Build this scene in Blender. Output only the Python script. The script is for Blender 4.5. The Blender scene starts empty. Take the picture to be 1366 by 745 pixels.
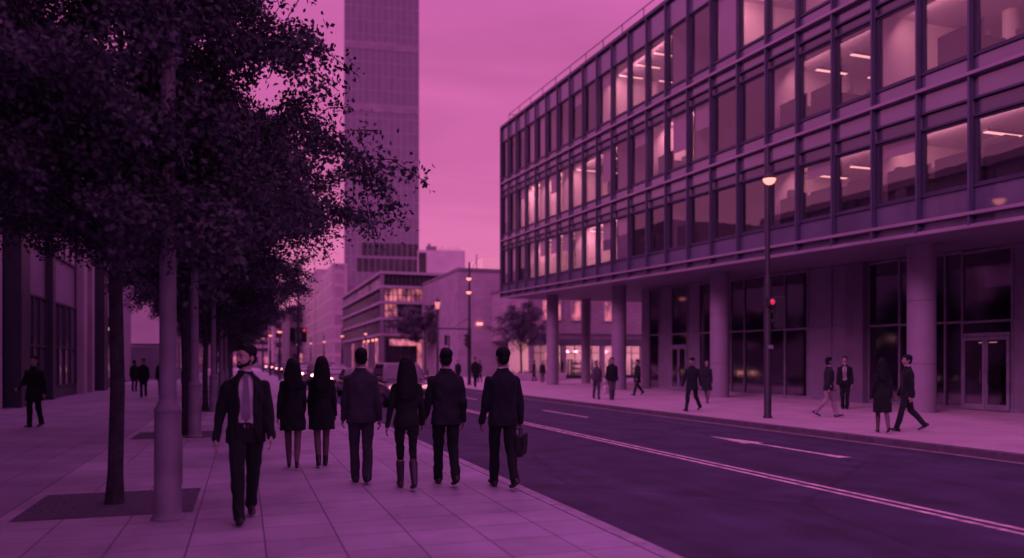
import bpy, bmesh, math, random
import numpy as np
from mathutils import Vector, Matrix
R = math.radians
rnd = random.Random(7)
sc = bpy.context.scene
col = sc.collection
TH = R(18.827)                     # camera heading, clockwise from the street axis (+Y)
ST, CT = math.sin(TH), math.cos(TH)

# ------------------------------------------------------------------ materials
MATS = {}
def mat(name, c, rough=0.7, noise=None, bump=None, metal=0.0, emit=None, spec=0.5, sheen=0.0):
    m = bpy.data.materials.new(name); m.use_nodes = True
    nt = m.node_tree; b = nt.nodes['Principled BSDF']
    b.inputs['Base Color'].default_value = (*c, 1)
    b.inputs['Roughness'].default_value = rough
    b.inputs['Metallic'].default_value = metal
    b.inputs['Specular IOR Level'].default_value = spec
    if sheen: b.inputs['Sheen Weight'].default_value = sheen
    tc = nt.nodes.new('ShaderNodeTexCoord')
    if noise:
        n = nt.nodes.new('ShaderNodeTexNoise'); n.inputs['Scale'].default_value = noise[0]; n.inputs['Detail'].default_value = 5
        nt.links.new(tc.outputs['Object'], n.inputs['Vector'])
        r = nt.nodes.new('ShaderNodeValToRGB')
        a = noise[1]
        r.color_ramp.elements[0].position = 0.3; r.color_ramp.elements[1].position = 0.7
        r.color_ramp.elements[0].color = (*[v*(1-a) for v in c], 1); r.color_ramp.elements[1].color = (*[min(1, v*(1+a)) for v in c], 1)
        nt.links.new(n.outputs['Fac'], r.inputs['Fac']); nt.links.new(r.outputs['Color'], b.inputs['Base Color'])
    if bump:
        n2 = nt.nodes.new('ShaderNodeTexNoise'); n2.inputs['Scale'].default_value = bump[0]; n2.inputs['Detail'].default_value = 4
        nt.links.new(tc.outputs['Object'], n2.inputs['Vector'])
        bp = nt.nodes.new('ShaderNodeBump'); bp.inputs['Strength'].default_value = bump[1]; bp.inputs['Distance'].default_value = 0.02
        nt.links.new(n2.outputs['Fac'], bp.inputs['Height']); nt.links.new(bp.outputs['Normal'], b.inputs['Normal'])
    if emit:
        b.inputs['Emission Color'].default_value = (*emit[0], 1); b.inputs['Emission Strength'].default_value = emit[1]
    MATS[name] = m
    return m

def glass(name, tint, base_refl, rough=0.0, wob=0.0):
    m = bpy.data.materials.new(name); m.use_nodes = True; nt = m.node_tree
    nt.nodes.clear()
    out = nt.nodes.new('ShaderNodeOutputMaterial'); mx = nt.nodes.new('ShaderNodeMixShader')
    tr = nt.nodes.new('ShaderNodeBsdfTransparent'); gl = nt.nodes.new('ShaderNodeBsdfGlossy'); lw = nt.nodes.new('ShaderNodeLayerWeight')
    tr.inputs['Color'].default_value = (*tint, 1); gl.inputs['Roughness'].default_value = rough
    gl.inputs['Color'].default_value = (0.95, 0.95, 0.95, 1)
    lw.inputs['Blend'].default_value = 0.35
    mr = nt.nodes.new('ShaderNodeMapRange'); mr.inputs['To Min'].default_value = base_refl; mr.inputs['To Max'].default_value = min(1, base_refl+0.36)
    nt.links.new(lw.outputs['Fresnel'], mr.inputs['Value'])
    nt.links.new(mr.outputs['Result'], mx.inputs['Fac']); nt.links.new(tr.outputs[0], mx.inputs[1]); nt.links.new(gl.outputs[0], mx.inputs[2])
    if wob:
        tc = nt.nodes.new('ShaderNodeTexCoord'); n = nt.nodes.new('ShaderNodeTexNoise'); n.inputs['Scale'].default_value = 0.8
        bp = nt.nodes.new('ShaderNodeBump'); bp.inputs['Strength'].default_value = wob; bp.inputs['Distance'].default_value = 0.05
        nt.links.new(tc.outputs['Object'], n.inputs['Vector']); nt.links.new(n.outputs['Fac'], bp.inputs['Height']); nt.links.new(bp.outputs['Normal'], gl.inputs['Normal'])
    nt.links.new(mx.outputs[0], out.inputs[0])
    return m

def tiled(name, c, cm, w, h, mortar, rough, var=0.12, stain=0.25, bump=0.3, ax='XY', off=0.0):
    """slabs or panels in a grid with darker joints, each cell a little different, stained by large noise"""
    m = bpy.data.materials.new(name); m.use_nodes = True; nt = m.node_tree; b = nt.nodes['Principled BSDF']
    tc = nt.nodes.new('ShaderNodeTexCoord'); mp = nt.nodes.new('ShaderNodeSeparateXYZ'); cb = nt.nodes.new('ShaderNodeCombineXYZ')
    nt.links.new(tc.outputs['Object'], mp.inputs[0])
    nt.links.new(mp.outputs[ax[0]], cb.inputs['X']); nt.links.new(mp.outputs[ax[1]], cb.inputs['Y'])
    br = nt.nodes.new('ShaderNodeTexBrick'); br.offset = off; br.squash = 1
    br.inputs['Scale'].default_value = 1; br.inputs['Brick Width'].default_value = w; br.inputs['Row Height'].default_value = h
    br.inputs['Mortar Size'].default_value = mortar; br.inputs['Mortar Smooth'].default_value = 0.4; br.inputs['Bias'].default_value = 0
    br.inputs['Color1'].default_value = (*[v*(1-var) for v in c], 1); br.inputs['Color2'].default_value = (*[v*(1+var) for v in c], 1); br.inputs['Mortar'].default_value = (*cm, 1)
    nt.links.new(cb.outputs[0], br.inputs['Vector'])
    n = nt.nodes.new('ShaderNodeTexNoise'); n.inputs['Scale'].default_value = 0.6; n.inputs['Detail'].default_value = 8; n.inputs['Roughness'].default_value = 0.65
    nt.links.new(tc.outputs['Object'], n.inputs['Vector'])
    mr = nt.nodes.new('ShaderNodeMapRange'); mr.inputs['From Min'].default_value = 0.3; mr.inputs['From Max'].default_value = 0.7
    mr.inputs['To Min'].default_value = 1-stain; mr.inputs['To Max'].default_value = 1+stain
    nt.links.new(n.outputs['Fac'], mr.inputs['Value'])
    mu = nt.nodes.new('ShaderNodeMixRGB'); mu.blend_type = 'MULTIPLY'; mu.inputs['Fac'].default_value = 1
    nt.links.new(br.outputs['Color'], mu.inputs[1]); nt.links.new(mr.outputs[0], mu.inputs[2]); nt.links.new(mu.outputs[0], b.inputs['Base Color'])
    bp = nt.nodes.new('ShaderNodeBump'); bp.inputs['Strength'].default_value = bump; bp.inputs['Distance'].default_value = 0.01; bp.invert = True
    nt.links.new(br.outputs['Fac'], bp.inputs['Height']); nt.links.new(bp.outputs['Normal'], b.inputs['Normal'])
    b.inputs['Roughness'].default_value = rough
    return m

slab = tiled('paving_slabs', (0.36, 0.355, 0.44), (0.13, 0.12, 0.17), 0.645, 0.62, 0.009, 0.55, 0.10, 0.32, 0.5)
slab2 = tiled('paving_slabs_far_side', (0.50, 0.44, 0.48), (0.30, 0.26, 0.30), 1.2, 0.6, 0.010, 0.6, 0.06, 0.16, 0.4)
kerb_m = mat('granite_kerb', (0.13, 0.11, 0.15), 0.7, (6, 0.3))
kerb_l = mat('granite_kerb_pale', (0.36, 0.35, 0.42), 0.7, (6, 0.25))
asphalt = mat('asphalt', (0.046, 0.046, 0.092), 0.75, (1.3, 0.35), (160, 0.5))
ground_m = mat('ground_earth', (0.10, 0.09, 0.11), 0.9, (0.2, 0.3))
paint = mat('road_paint', (0.66, 0.60, 0.56), 0.6, (7, 0.5))
gutter_m = mat('gutter_stone', (0.20, 0.18, 0.21), 0.7, (4, 0.3))
soil = mat('tree_pit_soil', (0.10, 0.10, 0.14), 0.95, (20, 0.4), (40, 0.6))
frame_m = mat('facade_metal', (0.065, 0.07, 0.12), 0.45, (0.7, 0.15), None, 0.3)
fin_m = mat('facade_fin_metal', (0.095, 0.105, 0.17), 0.4, (0.9, 0.15), None, 0.3)
def glazed(name, c, rough, fac):
    m = mat(name, c, 0.4, (0.5, 0.2)); nt = m.node_tree; b = nt.nodes['Principled BSDF']; out = nt.nodes['Material Output']
    g = nt.nodes.new('ShaderNodeBsdfGlossy'); g.inputs['Roughness'].default_value = rough; g.inputs['Color'].default_value = (.9, .88, .92, 1); x = nt.nodes.new('ShaderNodeMixShader'); x.inputs[0].default_value = fac
    nt.links.new(b.outputs[0], x.inputs[1]); nt.links.new(g.outputs[0], x.inputs[2]); nt.links.new(x.outputs[0], out.inputs[0]); return m
spandrel_m = glazed('spandrel_panel', (0.10, 0.11, 0.17), 0.06, 0.20)
lou_m = glazed('louvre_strip', (0.045, 0.055, 0.09), 0.1, 0.12)
ledge_m = mat('ledge_metal', (0.34, 0.31, 0.38), 0.4, (0.6, 0.15), None, 0.3)
soffit_m = mat('soffit_panel', (0.17, 0.16, 0.22), 0.6, (0.4, 0.12))
column_m = mat('column_concrete', (0.27, 0.25, 0.32), 0.55, (1.5, 0.08), (30, 0.08))
stone_pier = mat('dark_stone_pier', (0.16, 0.14, 0.20), 0.5, (1.2, 0.2))
panel_m = mat('pale_panel', (0.21, 0.20, 0.26), 0.5, (0.8, 0.15))
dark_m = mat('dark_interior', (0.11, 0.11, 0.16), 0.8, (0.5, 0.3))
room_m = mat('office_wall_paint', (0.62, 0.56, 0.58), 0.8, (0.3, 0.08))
ceil_m = mat('office_ceiling', (0.55, 0.50, 0.54), 0.9, (0.6, 0.06))
carpet_m = mat('office_carpet', (0.12, 0.11, 0.14), 0.95, (3, 0.2))
blind_m = mat('roller_blind', (0.50, 0.45, 0.50), 0.8, (0.8, 0.08))
furn_m = mat('dark_furniture', (0.035, 0.03, 0.05), 0.6, (3, 0.2))
strip_m = mat('light_diffuser', (0.8, 0.75, 0.75), 0.5, emit=((1, 0.42, 0.38), 1.7))
lamp_m = mat('lamp_globe', (0.9, 0.85, 0.8), 0.4, emit=((1, 0.28, 0.19), 1.9))
def glow(name, c, lo, hi, sc_):
    m = mat(name, (0.4, 0.33, 0.35), 0.6, emit=(c, 1)); nt = m.node_tree; tc = nt.nodes.new('ShaderNodeTexCoord'); mp = nt.nodes.new('ShaderNodeMapping'); mp.inputs['Scale'].default_value = (1, 1, .55)
    n = nt.nodes.new('ShaderNodeTexNoise'); n.inputs['Scale'].default_value = sc_; n.inputs['Detail'].default_value = 3; r = nt.nodes.new('ShaderNodeMapRange'); r.inputs['From Min'].default_value = .38; r.inputs['From Max'].default_value = .62; r.inputs['To Min'].default_value = lo; r.inputs['To Max'].default_value = hi
    nt.links.new(tc.outputs['Object'], mp.inputs[0]); nt.links.new(mp.outputs[0], n.inputs['Vector']); nt.links.new(n.outputs['Fac'], r.inputs['Value']); nt.links.new(r.outputs[0], nt.nodes['Principled BSDF'].inputs['Emission Strength']); return m
warm_m = glow('lit_window_glow', (1, 0.24, 0.28), 0.04, 0.72, 1.6)
shopglow_m = mat('lit_shop_glow', (0.5, 0.4, 0.4), 0.6, emit=((1, 0.28, 0.30), 0.9))
red_m = mat('red_signal', (0.4, 0.05, 0.08), 0.5, emit=((1, 0.05, 0.12), 0.55))
sigoff_m = mat('unlit_signal', (0.03, 0.025, 0.04), 0.4)
pane_m = glass('office_glass', (0.80, 0.76, 0.84), 0.17, 0.0, 0.03)
lobby_m = glass('lobby_glass', (0.66, 0.62, 0.72), 0.07, 0.07, 0.01)
car_glass = mat('car_glass', (0.03, 0.025, 0.045), 0.06, spec=0.9)
far_glass = mat('far_glazing', (0.035, 0.036, 0.055), 0.12, (0.25, 0.5), spec=0.45)
mid_glass = mat('mid_tone_glazing', (0.11, 0.10, 0.14), 0.12, (0.25, 0.4), spec=0.9)  # mid-dark pane colour, between the other two glazings
far_glass_p = mat('painted_sky_glazing', (0.52, 0.46, 0.52), 0.2, (0.3, 0.4), spec=0.8)  # reflected sky put into the panes as a pale base colour
pole_m = mat('pale_post_paint', (0.22, 0.215, 0.29), 0.55, (2.5, 0.22), (12, 0.1))
iron_m = mat('dark_iron_paint', (0.022, 0.027, 0.04), 0.5, (3, 0.25))
bark_m = mat('bark', (0.040, 0.042, 0.062), 0.95, (9, 0.4), (22, 0.9))
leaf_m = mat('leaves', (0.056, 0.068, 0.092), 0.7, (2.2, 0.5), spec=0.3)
leaf_l = mat('leaves_hazed_pale', (0.12, 0.115, 0.16), 0.6, (1.5, 0.4), spec=0.3)  # distance haze painted in as a paler leaf colour
wall_l = mat('left_facade_stone', (0.22, 0.205, 0.29), 0.6, (0.35, 0.25))
pil_d = mat('dark_pilaster', (0.028, 0.036, 0.06), 0.5, (0.6, 0.25))
pil_p = mat('pale_pilaster', (0.34, 0.30, 0.38), 0.6, (0.5, 0.15))
stone_m = tiled('grey_stone_cladding', (0.36, 0.31, 0.38), (0.27, 0.23, 0.30), 1.5, 0.75, 0.02, 0.8, 0.07, 0.14, 0.2, 'XZ', 0.5)
stone_y = tiled('grey_stone_cladding_side', (0.33, 0.28, 0.35), (0.25, 0.21, 0.28), 1.5, 0.75, 0.02, 0.8, 0.07, 0.14, 0.2, 'YZ', 0.5)
tower_m = tiled('tower_curtain_wall', (0.19, 0.17, 0.24), (0.255, 0.225, 0.30), 1.7, 3.8, 0.20, 0.22, 0.05, 0.10, 0.0, 'XZ')
tower_y = tiled('tower_side_wall', (0.40, 0.33, 0.40), (0.25, 0.2, 0.27), 1.35, 3.6, 0.12, 0.4, 0.14, 0.2, 0.0, 'YZ')
tower_b = mat('tower_band_panel', (0.25, 0.215, 0.29), 0.4, (0.3, 0.2))
block_y = tiled('pale_block_wall', (0.22, 0.19, 0.25), (0.40, 0.34, 0.40), 3.0, 3.4, 0.30, 0.4, 0.2, 0.2, 0.0, 'YZ')
far_m = tiled('far_block_wall_hazed', (0.30, 0.24, 0.31), (0.42, 0.34, 0.40), 3.0, 3.3, 0.5, 0.6, 0.2, 0.15, 0.0, 'XZ')  # lighter wall colour stands in for haze over distance
conc_m = mat('pale_concrete', (0.52, 0.46, 0.52), 0.7, (0.3, 0.12))
roof_m = mat('roof_membrane', (0.20, 0.17, 0.22), 0.9, (0.3, 0.15))
band_m = mat('floor_band_concrete', (0.36, 0.32, 0.39), 0.7, (0.3, 0.15))
mid_wall = mat('midrise_wall', (0.20, 0.175, 0.24), 0.6, (0.3, 0.15))
brick_m = tiled('back_wall_brick', (0.34, 0.28, 0.34), (0.26, 0.21, 0.27), 0.5, 0.16, 0.012, 0.8, 0.12, 0.18, 0.2, 'XZ', 0.5)

# ------------------------------------------------------------------ mesh building
class MB:
    def __init__(s): s.v = []; s.f = []; s.m = []; s.mi = 0
    def add(s, vs, fs):
        n = len(s.v); s.v += [tuple(p) for p in vs]; s.f += [tuple(i+n for i in f) for f in fs]; s.m += [s.mi]*len(fs)
    def hexa(s, b):           # 8 corners: bottom 4 (ccw), top 4
        s.add(b, [(3, 2, 1, 0), (4, 5, 6, 7), (0, 1, 5, 4), (1, 2, 6, 5), (2, 3, 7, 6), (3, 0, 4, 7)])
    def box(s, x0, x1, y0, y1, z0, z1):
        s.hexa([(x0, y0, z0), (x1, y0, z0), (x1, y1, z0), (x0, y1, z0), (x0, y0, z1), (x1, y0, z1), (x1, y1, z1), (x0, y1, z1)])
    def bbox(s, x0, x1, y0, y1, z0, z1, b):   # chamfered box
        xs = [x0, x0+b, x1-b, x1]; ys = [y0, y0+b, y1-b, y1]
        rings = []
        for z, i in ((z0, b), (z0+b, 0), (z1-b, 0), (z1, b)):
            c = b*0.6
            X0, X1, Y0, Y1 = x0+i, x1-i, y0+i, y1-i
            rings.append([(X0+c, Y0, z), (X1-c, Y0, z), (X1, Y0+c, z), (X1, Y1-c, z), (X1-c, Y1, z), (X0+c, Y1, z), (X0, Y1-c, z), (X0, Y0+c, z)])
        s.loft(rings)
    def loft(s, rings, cap=True, close=True):
        k = len(rings[0]); n = len(s.v); fs = []
        for r in range(len(rings)-1):
            for i in range(k if close else k-1):
                j = (i+1) % k
                fs.append((n+r*k+i, n+r*k+j, n+(r+1)*k+j, n+(r+1)*k+i))
        if cap:
            fs.append(tuple(n+i for i in reversed(range(k)))); fs.append(tuple(n+(len(rings)-1)*k+i for i in range(k)))
        s.v += [tuple(p) for r in rings for p in r]; s.f += fs; s.m += [s.mi]*len(fs)
    def lathe(s, c, prof, seg=20, axis='Z'):
        rings = []
        for r, h in prof:
            ring = []
            for i in range(seg):
                a = 2*math.pi*i/seg; u, w = r*math.cos(a), r*math.sin(a)
                ring.append((c[0]+u, c[1]+w, c[2]+h) if axis == 'Z' else ((c[0]+h, c[1]+u, c[2]+w) if axis == 'X' else (c[0]+w, c[1]+h, c[2]+u)))
            rings.append(ring)
        s.loft(rings)
    def tube(s, pts, rad, seg=8):
        pts = [Vector(p) for p in pts]
        if not hasattr(rad, '__len__'): rad = [rad]*len(pts)
        rings = []; up = None
        for i, p in enumerate(pts):
            d = (pts[min(i+1, len(pts)-1)]-pts[max(i-1, 0)]).normalized()
            if up is None: up = Vector((0, 0, 1)) if abs(d.z) < 0.9 else Vector((1, 0, 0))
            a = d.cross(up).normalized(); b = d.cross(a).normalized(); up = -b
            rings.append([p+(a*math.cos(2*math.pi*k/seg)+b*math.sin(2*math.pi*k/seg))*rad[i] for k in range(seg)])
        s.loft(rings)
    def ball(s, c, r, seg=12, rot=None):
        r = (r, r, r) if not hasattr(r, '__len__') else r
        rings = []; h = max(6, seg//2+2)
        for j in range(1, h):
            a = math.pi*j/h
            ring = []
            for i in range(seg):
                b = 2*math.pi*i/seg
                p = Vector((r[0]*math.sin(a)*math.cos(b), r[1]*math.sin(a)*math.sin(b), -r[2]*math.cos(a)))
                if rot: p = rot @ p
                ring.append(p+Vector(c))
            rings.append(ring)
        n = len(s.v); s.loft(rings, cap=False)
        bot = Vector((0, 0, -r[2])); top = Vector((0, 0, r[2]))
        if rot: bot = rot @ bot; top = rot @ top
        s.v += [tuple(bot+Vector(c)), tuple(top+Vector(c))]; ib = len(s.v)-2; it = ib+1
        L = n+(h-2)*seg
        for i in range(seg):
            j = (i+1) % seg
            s.f.append((ib, n+j, n+i)); s.f.append((it, L+i, L+j)); s.m += [s.mi]*2
    def cone(s, p0, p1, r0, r1, seg=12):     # rounded tapered limb
        s.tube([p0, p1], [r0, r1], seg); s.ball(p0, r0*1.0, seg); s.ball(p1, r1*1.0, seg)
    def mesh(s, name='mesh', off=None):
        me = bpy.data.meshes.new(name)
        v = s.v if off is None else [(p[0]-off[0], p[1]-off[1], p[2]-off[2]) for p in s.v]
        me.from_pydata(v, [], s.f); me.update()
        return me

def tag(o, label=None, cat=None, group=None, kind=None):
    if label: o['label'] = label
    if cat: o['category'] = cat
    if group: o['group'] = group
    if kind: o['kind'] = kind
    return o
def thing(name, label, cat, loc=(0, 0, 0), rz=0.0, group=None):
    o = bpy.data.objects.new(name, None); col.objects.link(o); o.location = loc; o.rotation_euler = (0, 0, rz); o.empty_display_size = 0.3
    return tag(o, label, cat, group)
def obj(name, mb, m, parent=None, world=True, smooth=False):
    """links one mesh object; with world=True the vertices are world coordinates and are made local to the thing at the root"""
    off = None
    if parent is not None and world:
        r = parent
        while r.parent is not None: r = r.parent
        off = r.location
    me = mb.mesh(name, off) if isinstance(mb, MB) else mb
    ms = m if isinstance(m, (list, tuple)) else [m]
    for x in ms: me.materials.append(x)
    if isinstance(mb, MB) and len(ms) > 1: me.polygons.foreach_set('material_index', mb.m)
    o = bpy.data.objects.new(name, me); col.objects.link(o)
    if parent is not None: o.parent = parent
    if smooth == 'auto':
        me.shade_smooth(); me.set_sharp_from_angle(angle=R(35))
    elif smooth: me.shade_smooth()
    return o
def copy_tree(o, parent=None):
    c = o.copy(); col.objects.link(c); c.parent = parent
    for ch in list(o.children): copy_tree(ch, c)
    return c
def struct(name, mb, m, **k): return tag(obj(name, mb, m, None, **k), kind='structure')
def remesh(mb, vox, smooth=4, wr=0.0, seed=0, fac=0.5, zs=1.6):
    o = bpy.data.objects.new('temp', mb.mesh('temp')); col.objects.link(o)
    a = o.modifiers.new('r', 'REMESH'); a.mode = 'VOXEL'; a.voxel_size = vox; a.adaptivity = 0
    b = o.modifiers.new('s', 'SMOOTH'); b.factor = fac; b.iterations = smooth
    dg = bpy.context.evaluated_depsgraph_get(); dg.update()
    me = bpy.data.meshes.new_from_object(o.evaluated_get(dg))
    old = o.data; bpy.data.objects.remove(o); bpy.data.meshes.remove(old)
    if wr:
        n = len(me.vertices); co = np.empty(n*3, np.float32); me.vertices.foreach_get('co', co); co = co.reshape(-1, 3)
        no = np.empty(n*3, np.float32); me.vertex_normals.foreach_get('vector', no); no = no.reshape(-1, 3)
        g = np.random.RandomState(seed); d = np.zeros(n, np.float32)
        warp = 0.03*np.sin(co @ g.normal(0, 14, 3)+1)[:, None]*g.normal(0, 1, 3)
        for k in range(7):
            w = g.normal(0, 1, 3)*np.array([1, 1, zs]); w *= g.uniform(18, 55)/np.linalg.norm(w)
            d += np.sin((co+warp) @ w+g.uniform(0, 6.3))*(0.6 if k > 3 else 1)
        co += no*(d*wr/3.0)[:, None]
        me.vertices.foreach_set('co', co.astype(np.float32).ravel()); me.update()
    return me

# ------------------------------------------------------------------ people
skin = mat('skin', (0.30, 0.22, 0.22), 0.55, (6, 0.12))
skin_n = mat('light_skin', (0.44, 0.34, 0.34), 0.5, (6, 0.1))
skin_d = mat('skin_tanned', (0.20, 0.145, 0.15), 0.55, (6, 0.12))
hair_m = mat('dark_hair', (0.008, 0.013, 0.017), 0.65, (30, 0.4), (60, 0.4), spec=0.15)
def cloth(n, c): return mat(n, c, 0.9, (5, 0.18), (240, 0.15), spec=0.2, sheen=0.04)
c_black = cloth('black_wool', (0.012, 0.020, 0.022)); c_char = cloth('charcoal_wool', (0.019, 0.029, 0.035)); c_slate = cloth('slate_wool', (0.042, 0.050, 0.066))
c_navy = cloth('navy_wool', (0.014, 0.022, 0.031)); c_grey = cloth('grey_cloth', (0.10, 0.09, 0.13)); c_khaki = cloth('khaki_cotton', (0.30, 0.25, 0.29))
c_white = cloth('white_shirt', (0.62, 0.56, 0.62)); c_pink = cloth('pale_shirt', (0.60, 0.60, 0.72)); c_tie = cloth('patterned_tie', (0.20, 0.19, 0.27))
c_tights = cloth('sheer_tights', (0.15, 0.115, 0.13)); c_denim = cloth('denim', (0.075, 0.07, 0.12))
shoe_m = mat('shoe_leather', (0.018, 0.015, 0.026), 0.35, (12, 0.3)); boot_m = mat('grey_boot_leather', (0.038, 0.038, 0.055), 0.5, (9, 0.2))
leather = mat('black_leather', (0.010, 0.012, 0.016), 0.6, (18, 0.4), (50, 0.3)); buckle_m = mat('steel_buckle', (0.2, 0.2, 0.22), 0.4, metal=1)
eye_m = mat('eye', (0.35, 0.32, 0.33), 0.2); pupil_m = mat('pupil', (0.01, 0.01, 0.012), 0.1)

def ering(z, wx, wy, y0=0.0, n=24, ex=2.3, x0=0.0):
    out = []
    for i in range(n):
        a = 2*math.pi*i/n; cx, sx = math.sin(a), math.cos(a)
        out.append((x0+wx*math.copysign(abs(cx)**(2/ex), cx), y0+wy*math.copysign(abs(sx)**(2/ex), sx), z))
    return list(reversed(out))

def person(name_label, x, y, rz, H=1.78, sex='m', top='jacket', bottom='trousers', stride=1.0, lead='r', c_top=None, c_bot=None, hair='short', look=0.0,
           hem=None, arms=(0.0, 0.0), elbow=(14, 14), abd=(7, 7), vox=0.012, open_front=False, shirt=None, tie=False, skin_mat=None, c_shoe=None, beard=False, boots=None, tights=False,
           cat='person', group=None, seed=0, detail=False, nod=0.0, bulk=1.0, hairlen=1.28, hips=1.0, carry=None):
    """arms: swing forward in degrees of right and left arm"""
    s = H/1.78; fem = sex == 'f'
    sw = (0.86 if fem else 1.0)*bulk
    smat = skin_mat or skin; c_shoe = c_shoe or shoe_m; c_top = c_top or c_black; c_bot = c_bot or c_top
    root = thing('person', name_label, cat, (x, y, 0), rz, group)
    # legs
    st = stride
    pose = {'f': (21*st, 6, -12*st), 'b': (-17*st, 10+22*st, 34*st)}
    legs = {}
    for sd, k in ((1, 'r'), (-1, 'l')):
        th, kn, fp = pose['f' if k == lead else 'b'] if st > 0.05 else (2 if k == lead else -2, 3, 0)
        hip = Vector((sd*0.092*hips*(0.95 if fem else 1), 0, 0.93))
        knee = hip+0.44*Vector((sd*-0.03, math.sin(R(th)), -math.cos(R(th))))
        sh = th-kn
        ank = knee+0.41*Vector((sd*-0.03, math.sin(R(sh)), -math.cos(R(sh))))
        f = R(fp); rot = Matrix.Rotation(-f, 3, 'X')
        legs[sd] = [hip, knee, ank, rot]
    low = min(min((L[2]+L[3] @ Vector((0, yy, -0.082))).z for yy in (-0.07, 0.13)) for L in legs.values())
    dz = -low
    up = Vector((0, 0, dz))
    for L in legs.values(): L[0] = L[0]+up; L[1] = L[1]+up; L[2] = L[2]+up
    def T(z): return z+dz
    # arms
    shx = 0.178*sw; shz = T(1.372)
    A = {}
    for i, sd in ((0, 1), (1, -1)):
        sa = R(arms[i]); ab = R(abd[i]); el = R(elbow[i])
        d = Vector((sd*math.sin(ab), math.sin(sa)*math.cos(ab), -math.cos(sa)*math.cos(ab)))
        e = Vector((sd*shx, -0.01, shz))+d*0.28
        fwd = Vector((0, 1, 0)); ax = d.cross(fwd).normalized()
        d2 = (Matrix.Rotation(el, 3, ax) @ d)
        d2 = (d2+Vector((-sd*0.06, 0, 0))).normalized()
        w = e+d2*0.255
        A[sd] = [Vector((sd*shx, -0.01, shz)), e, w, d2]
    # ---- body (one skin mesh)
    b = MB()
    yaw = Matrix.Rotation(R(look), 3, 'Z') @ Matrix.Rotation(R(-nod), 3, 'X')
    nk = Vector((0, -0.005, T(1.50))); piv = Vector((0, 0.005, T(1.555)))
    def hd(p): return piv+yaw @ (Vector(p)-Vector((0, 0.005, 1.555)))
    hs = 0.95 if fem else 1.0
    b.cone(nk, hd((0, 0.01, 1.60)), 0.058*hs, 0.055*hs)
    b.ball(hd((0, -0.005, 1.685)), (0.077*hs, 0.096*hs, 0.098), 16, yaw)       # cranium
    b.ball(hd((0, 0.030, 1.635)), (0.063*hs, 0.068*hs, 0.082), 16, yaw)        # face
    b.ball(hd((0, 0.058, 1.573)), (0.034*hs, 0.034, 0.026), 10, yaw)            # chin
    for sd in (1, -1):
        b.cone(hd((sd*0.052*hs, 0.0, 1.60)), hd((sd*0.022, 0.058, 1.572)), 0.022, 0.018, 8)   # jaw
        b.ball(hd((sd*0.078*hs, -0.01, 1.648)), (0.013, 0.022, 0.034), 8, yaw)        # ears
        b.ball(hd((sd*0.036, 0.066, 1.632)), (0.022, 0.018, 0.018), 8, yaw)            # cheeks
    b.cone(hd((0, 0.092, 1.672)), hd((0, 0.112, 1.628)), 0.009, 0.015, 8)             # nose
    b.ball(hd((0, 0.098, 1.626)), (0.019, 0.013, 0.010), 8, yaw)
    b.cone(hd((-0.034, 0.080, 1.688)), hd((0.034, 0.080, 1.688)), 0.013, 0.013, 8)    # brow
    b.ball(hd((0, 0.090, 1.599)), (0.024, 0.010, 0.007), 8, yaw); b.ball(hd((0, 0.088, 1.588)), (0.020, 0.011, 0.008), 8, yaw)   # lips
    tz = [(0.90, .125, .085), (0.98, .13, .09), (1.10, .11 if fem else .125, .08), (1.25, .13*sw, .080), (1.35, .125*sw, .070), (1.41, .09*sw, .05), (1.48, .045, .040)]
    b.loft([ering(T(z), wx, wy, n=20) for z, wx, wy in tz])
    for sd in (1, -1):
        S, E, W, d = A[sd]
        k = 0.85 if fem else 1.0
        b.cone(S+Vector((-sd*.012, 0, -.008)), E, 0.043*k, 0.038*k); b.cone(E, W, 0.038*k, 0.026*k)
        hip, knee, ank, rot = legs[sd]
        lg = (0.95 if fem else 1)*(0.84 if bottom else 1)
        b.cone(hip, knee, 0.078*k, 0.050*lg); b.cone(knee, knee.lerp(ank, 0.35)+Vector((0, -0.012, 0)), 0.048*lg, 0.052*lg); b.cone(knee.lerp(ank, 0.35)+Vector((0, -0.012, 0)), ank, 0.050*lg, 0.032)
        b.cone(ank+rot @ Vector((0, -.012, -.032)), ank+rot @ Vector((0, 0.09, -0.062)), 0.029, 0.020)
        # hand: palm, four fingers, thumb
        inn = Vector((-sd, 0, 0)); inn = (inn-d*inn.dot(d)).normalized(); fw = d.cross(inn)*(1)
        if fw.y < 0: fw = -fw
        hk = 0.92 if fem else 1.0
        M3 = Matrix((fw, inn, d)).transposed()
        pc = W+d*0.050*hk
        b.ball(pc, (0.042*hk, 0.018*hk, 0.056*hk), 12, M3)
        grip = carry == sd
        for q, (o, ln) in enumerate(((0.031, .070), (0.011, .079), (-0.010, .074), (-0.029, .058))):
            p = W+d*(0.092-abs(q-1.2)*0.004)*hk+fw*o*hk
            c0 = R(70 if grip else 14+5*q); dirn = d
            r0 = 0.0088*hk
            for seg_ in range(3):
                ang = c0*(1.0 if seg_ == 0 else 1.1)
                dirn = (dirn*math.cos(ang)+inn*math.sin(ang)).normalized() if seg_ == 0 else (Matrix.Rotation(ang*0.8, 3, d.cross(inn)) @ dirn)
                p2 = p+dirn*ln*hk*(0.45, 0.31, 0.24)[seg_]
                b.cone(p, p2, r0, r0*0.9, 8); p = p2; r0 *= 0.9
        p = W+d*0.028*hk+fw*0.032*hk
        d1 = (d*0.7+fw*0.62+inn*0.35).normalized(); p2 = p+d1*0.036*hk; d2_ = (d*0.92+fw*0.12+inn*0.4).normalized()
        b.cone(p, p2, 0.013*hk, 0.0105*hk, 8); b.cone(p2, p2+d2_*0.034*hk, 0.0105*hk, 0.008*hk, 8)
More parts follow.
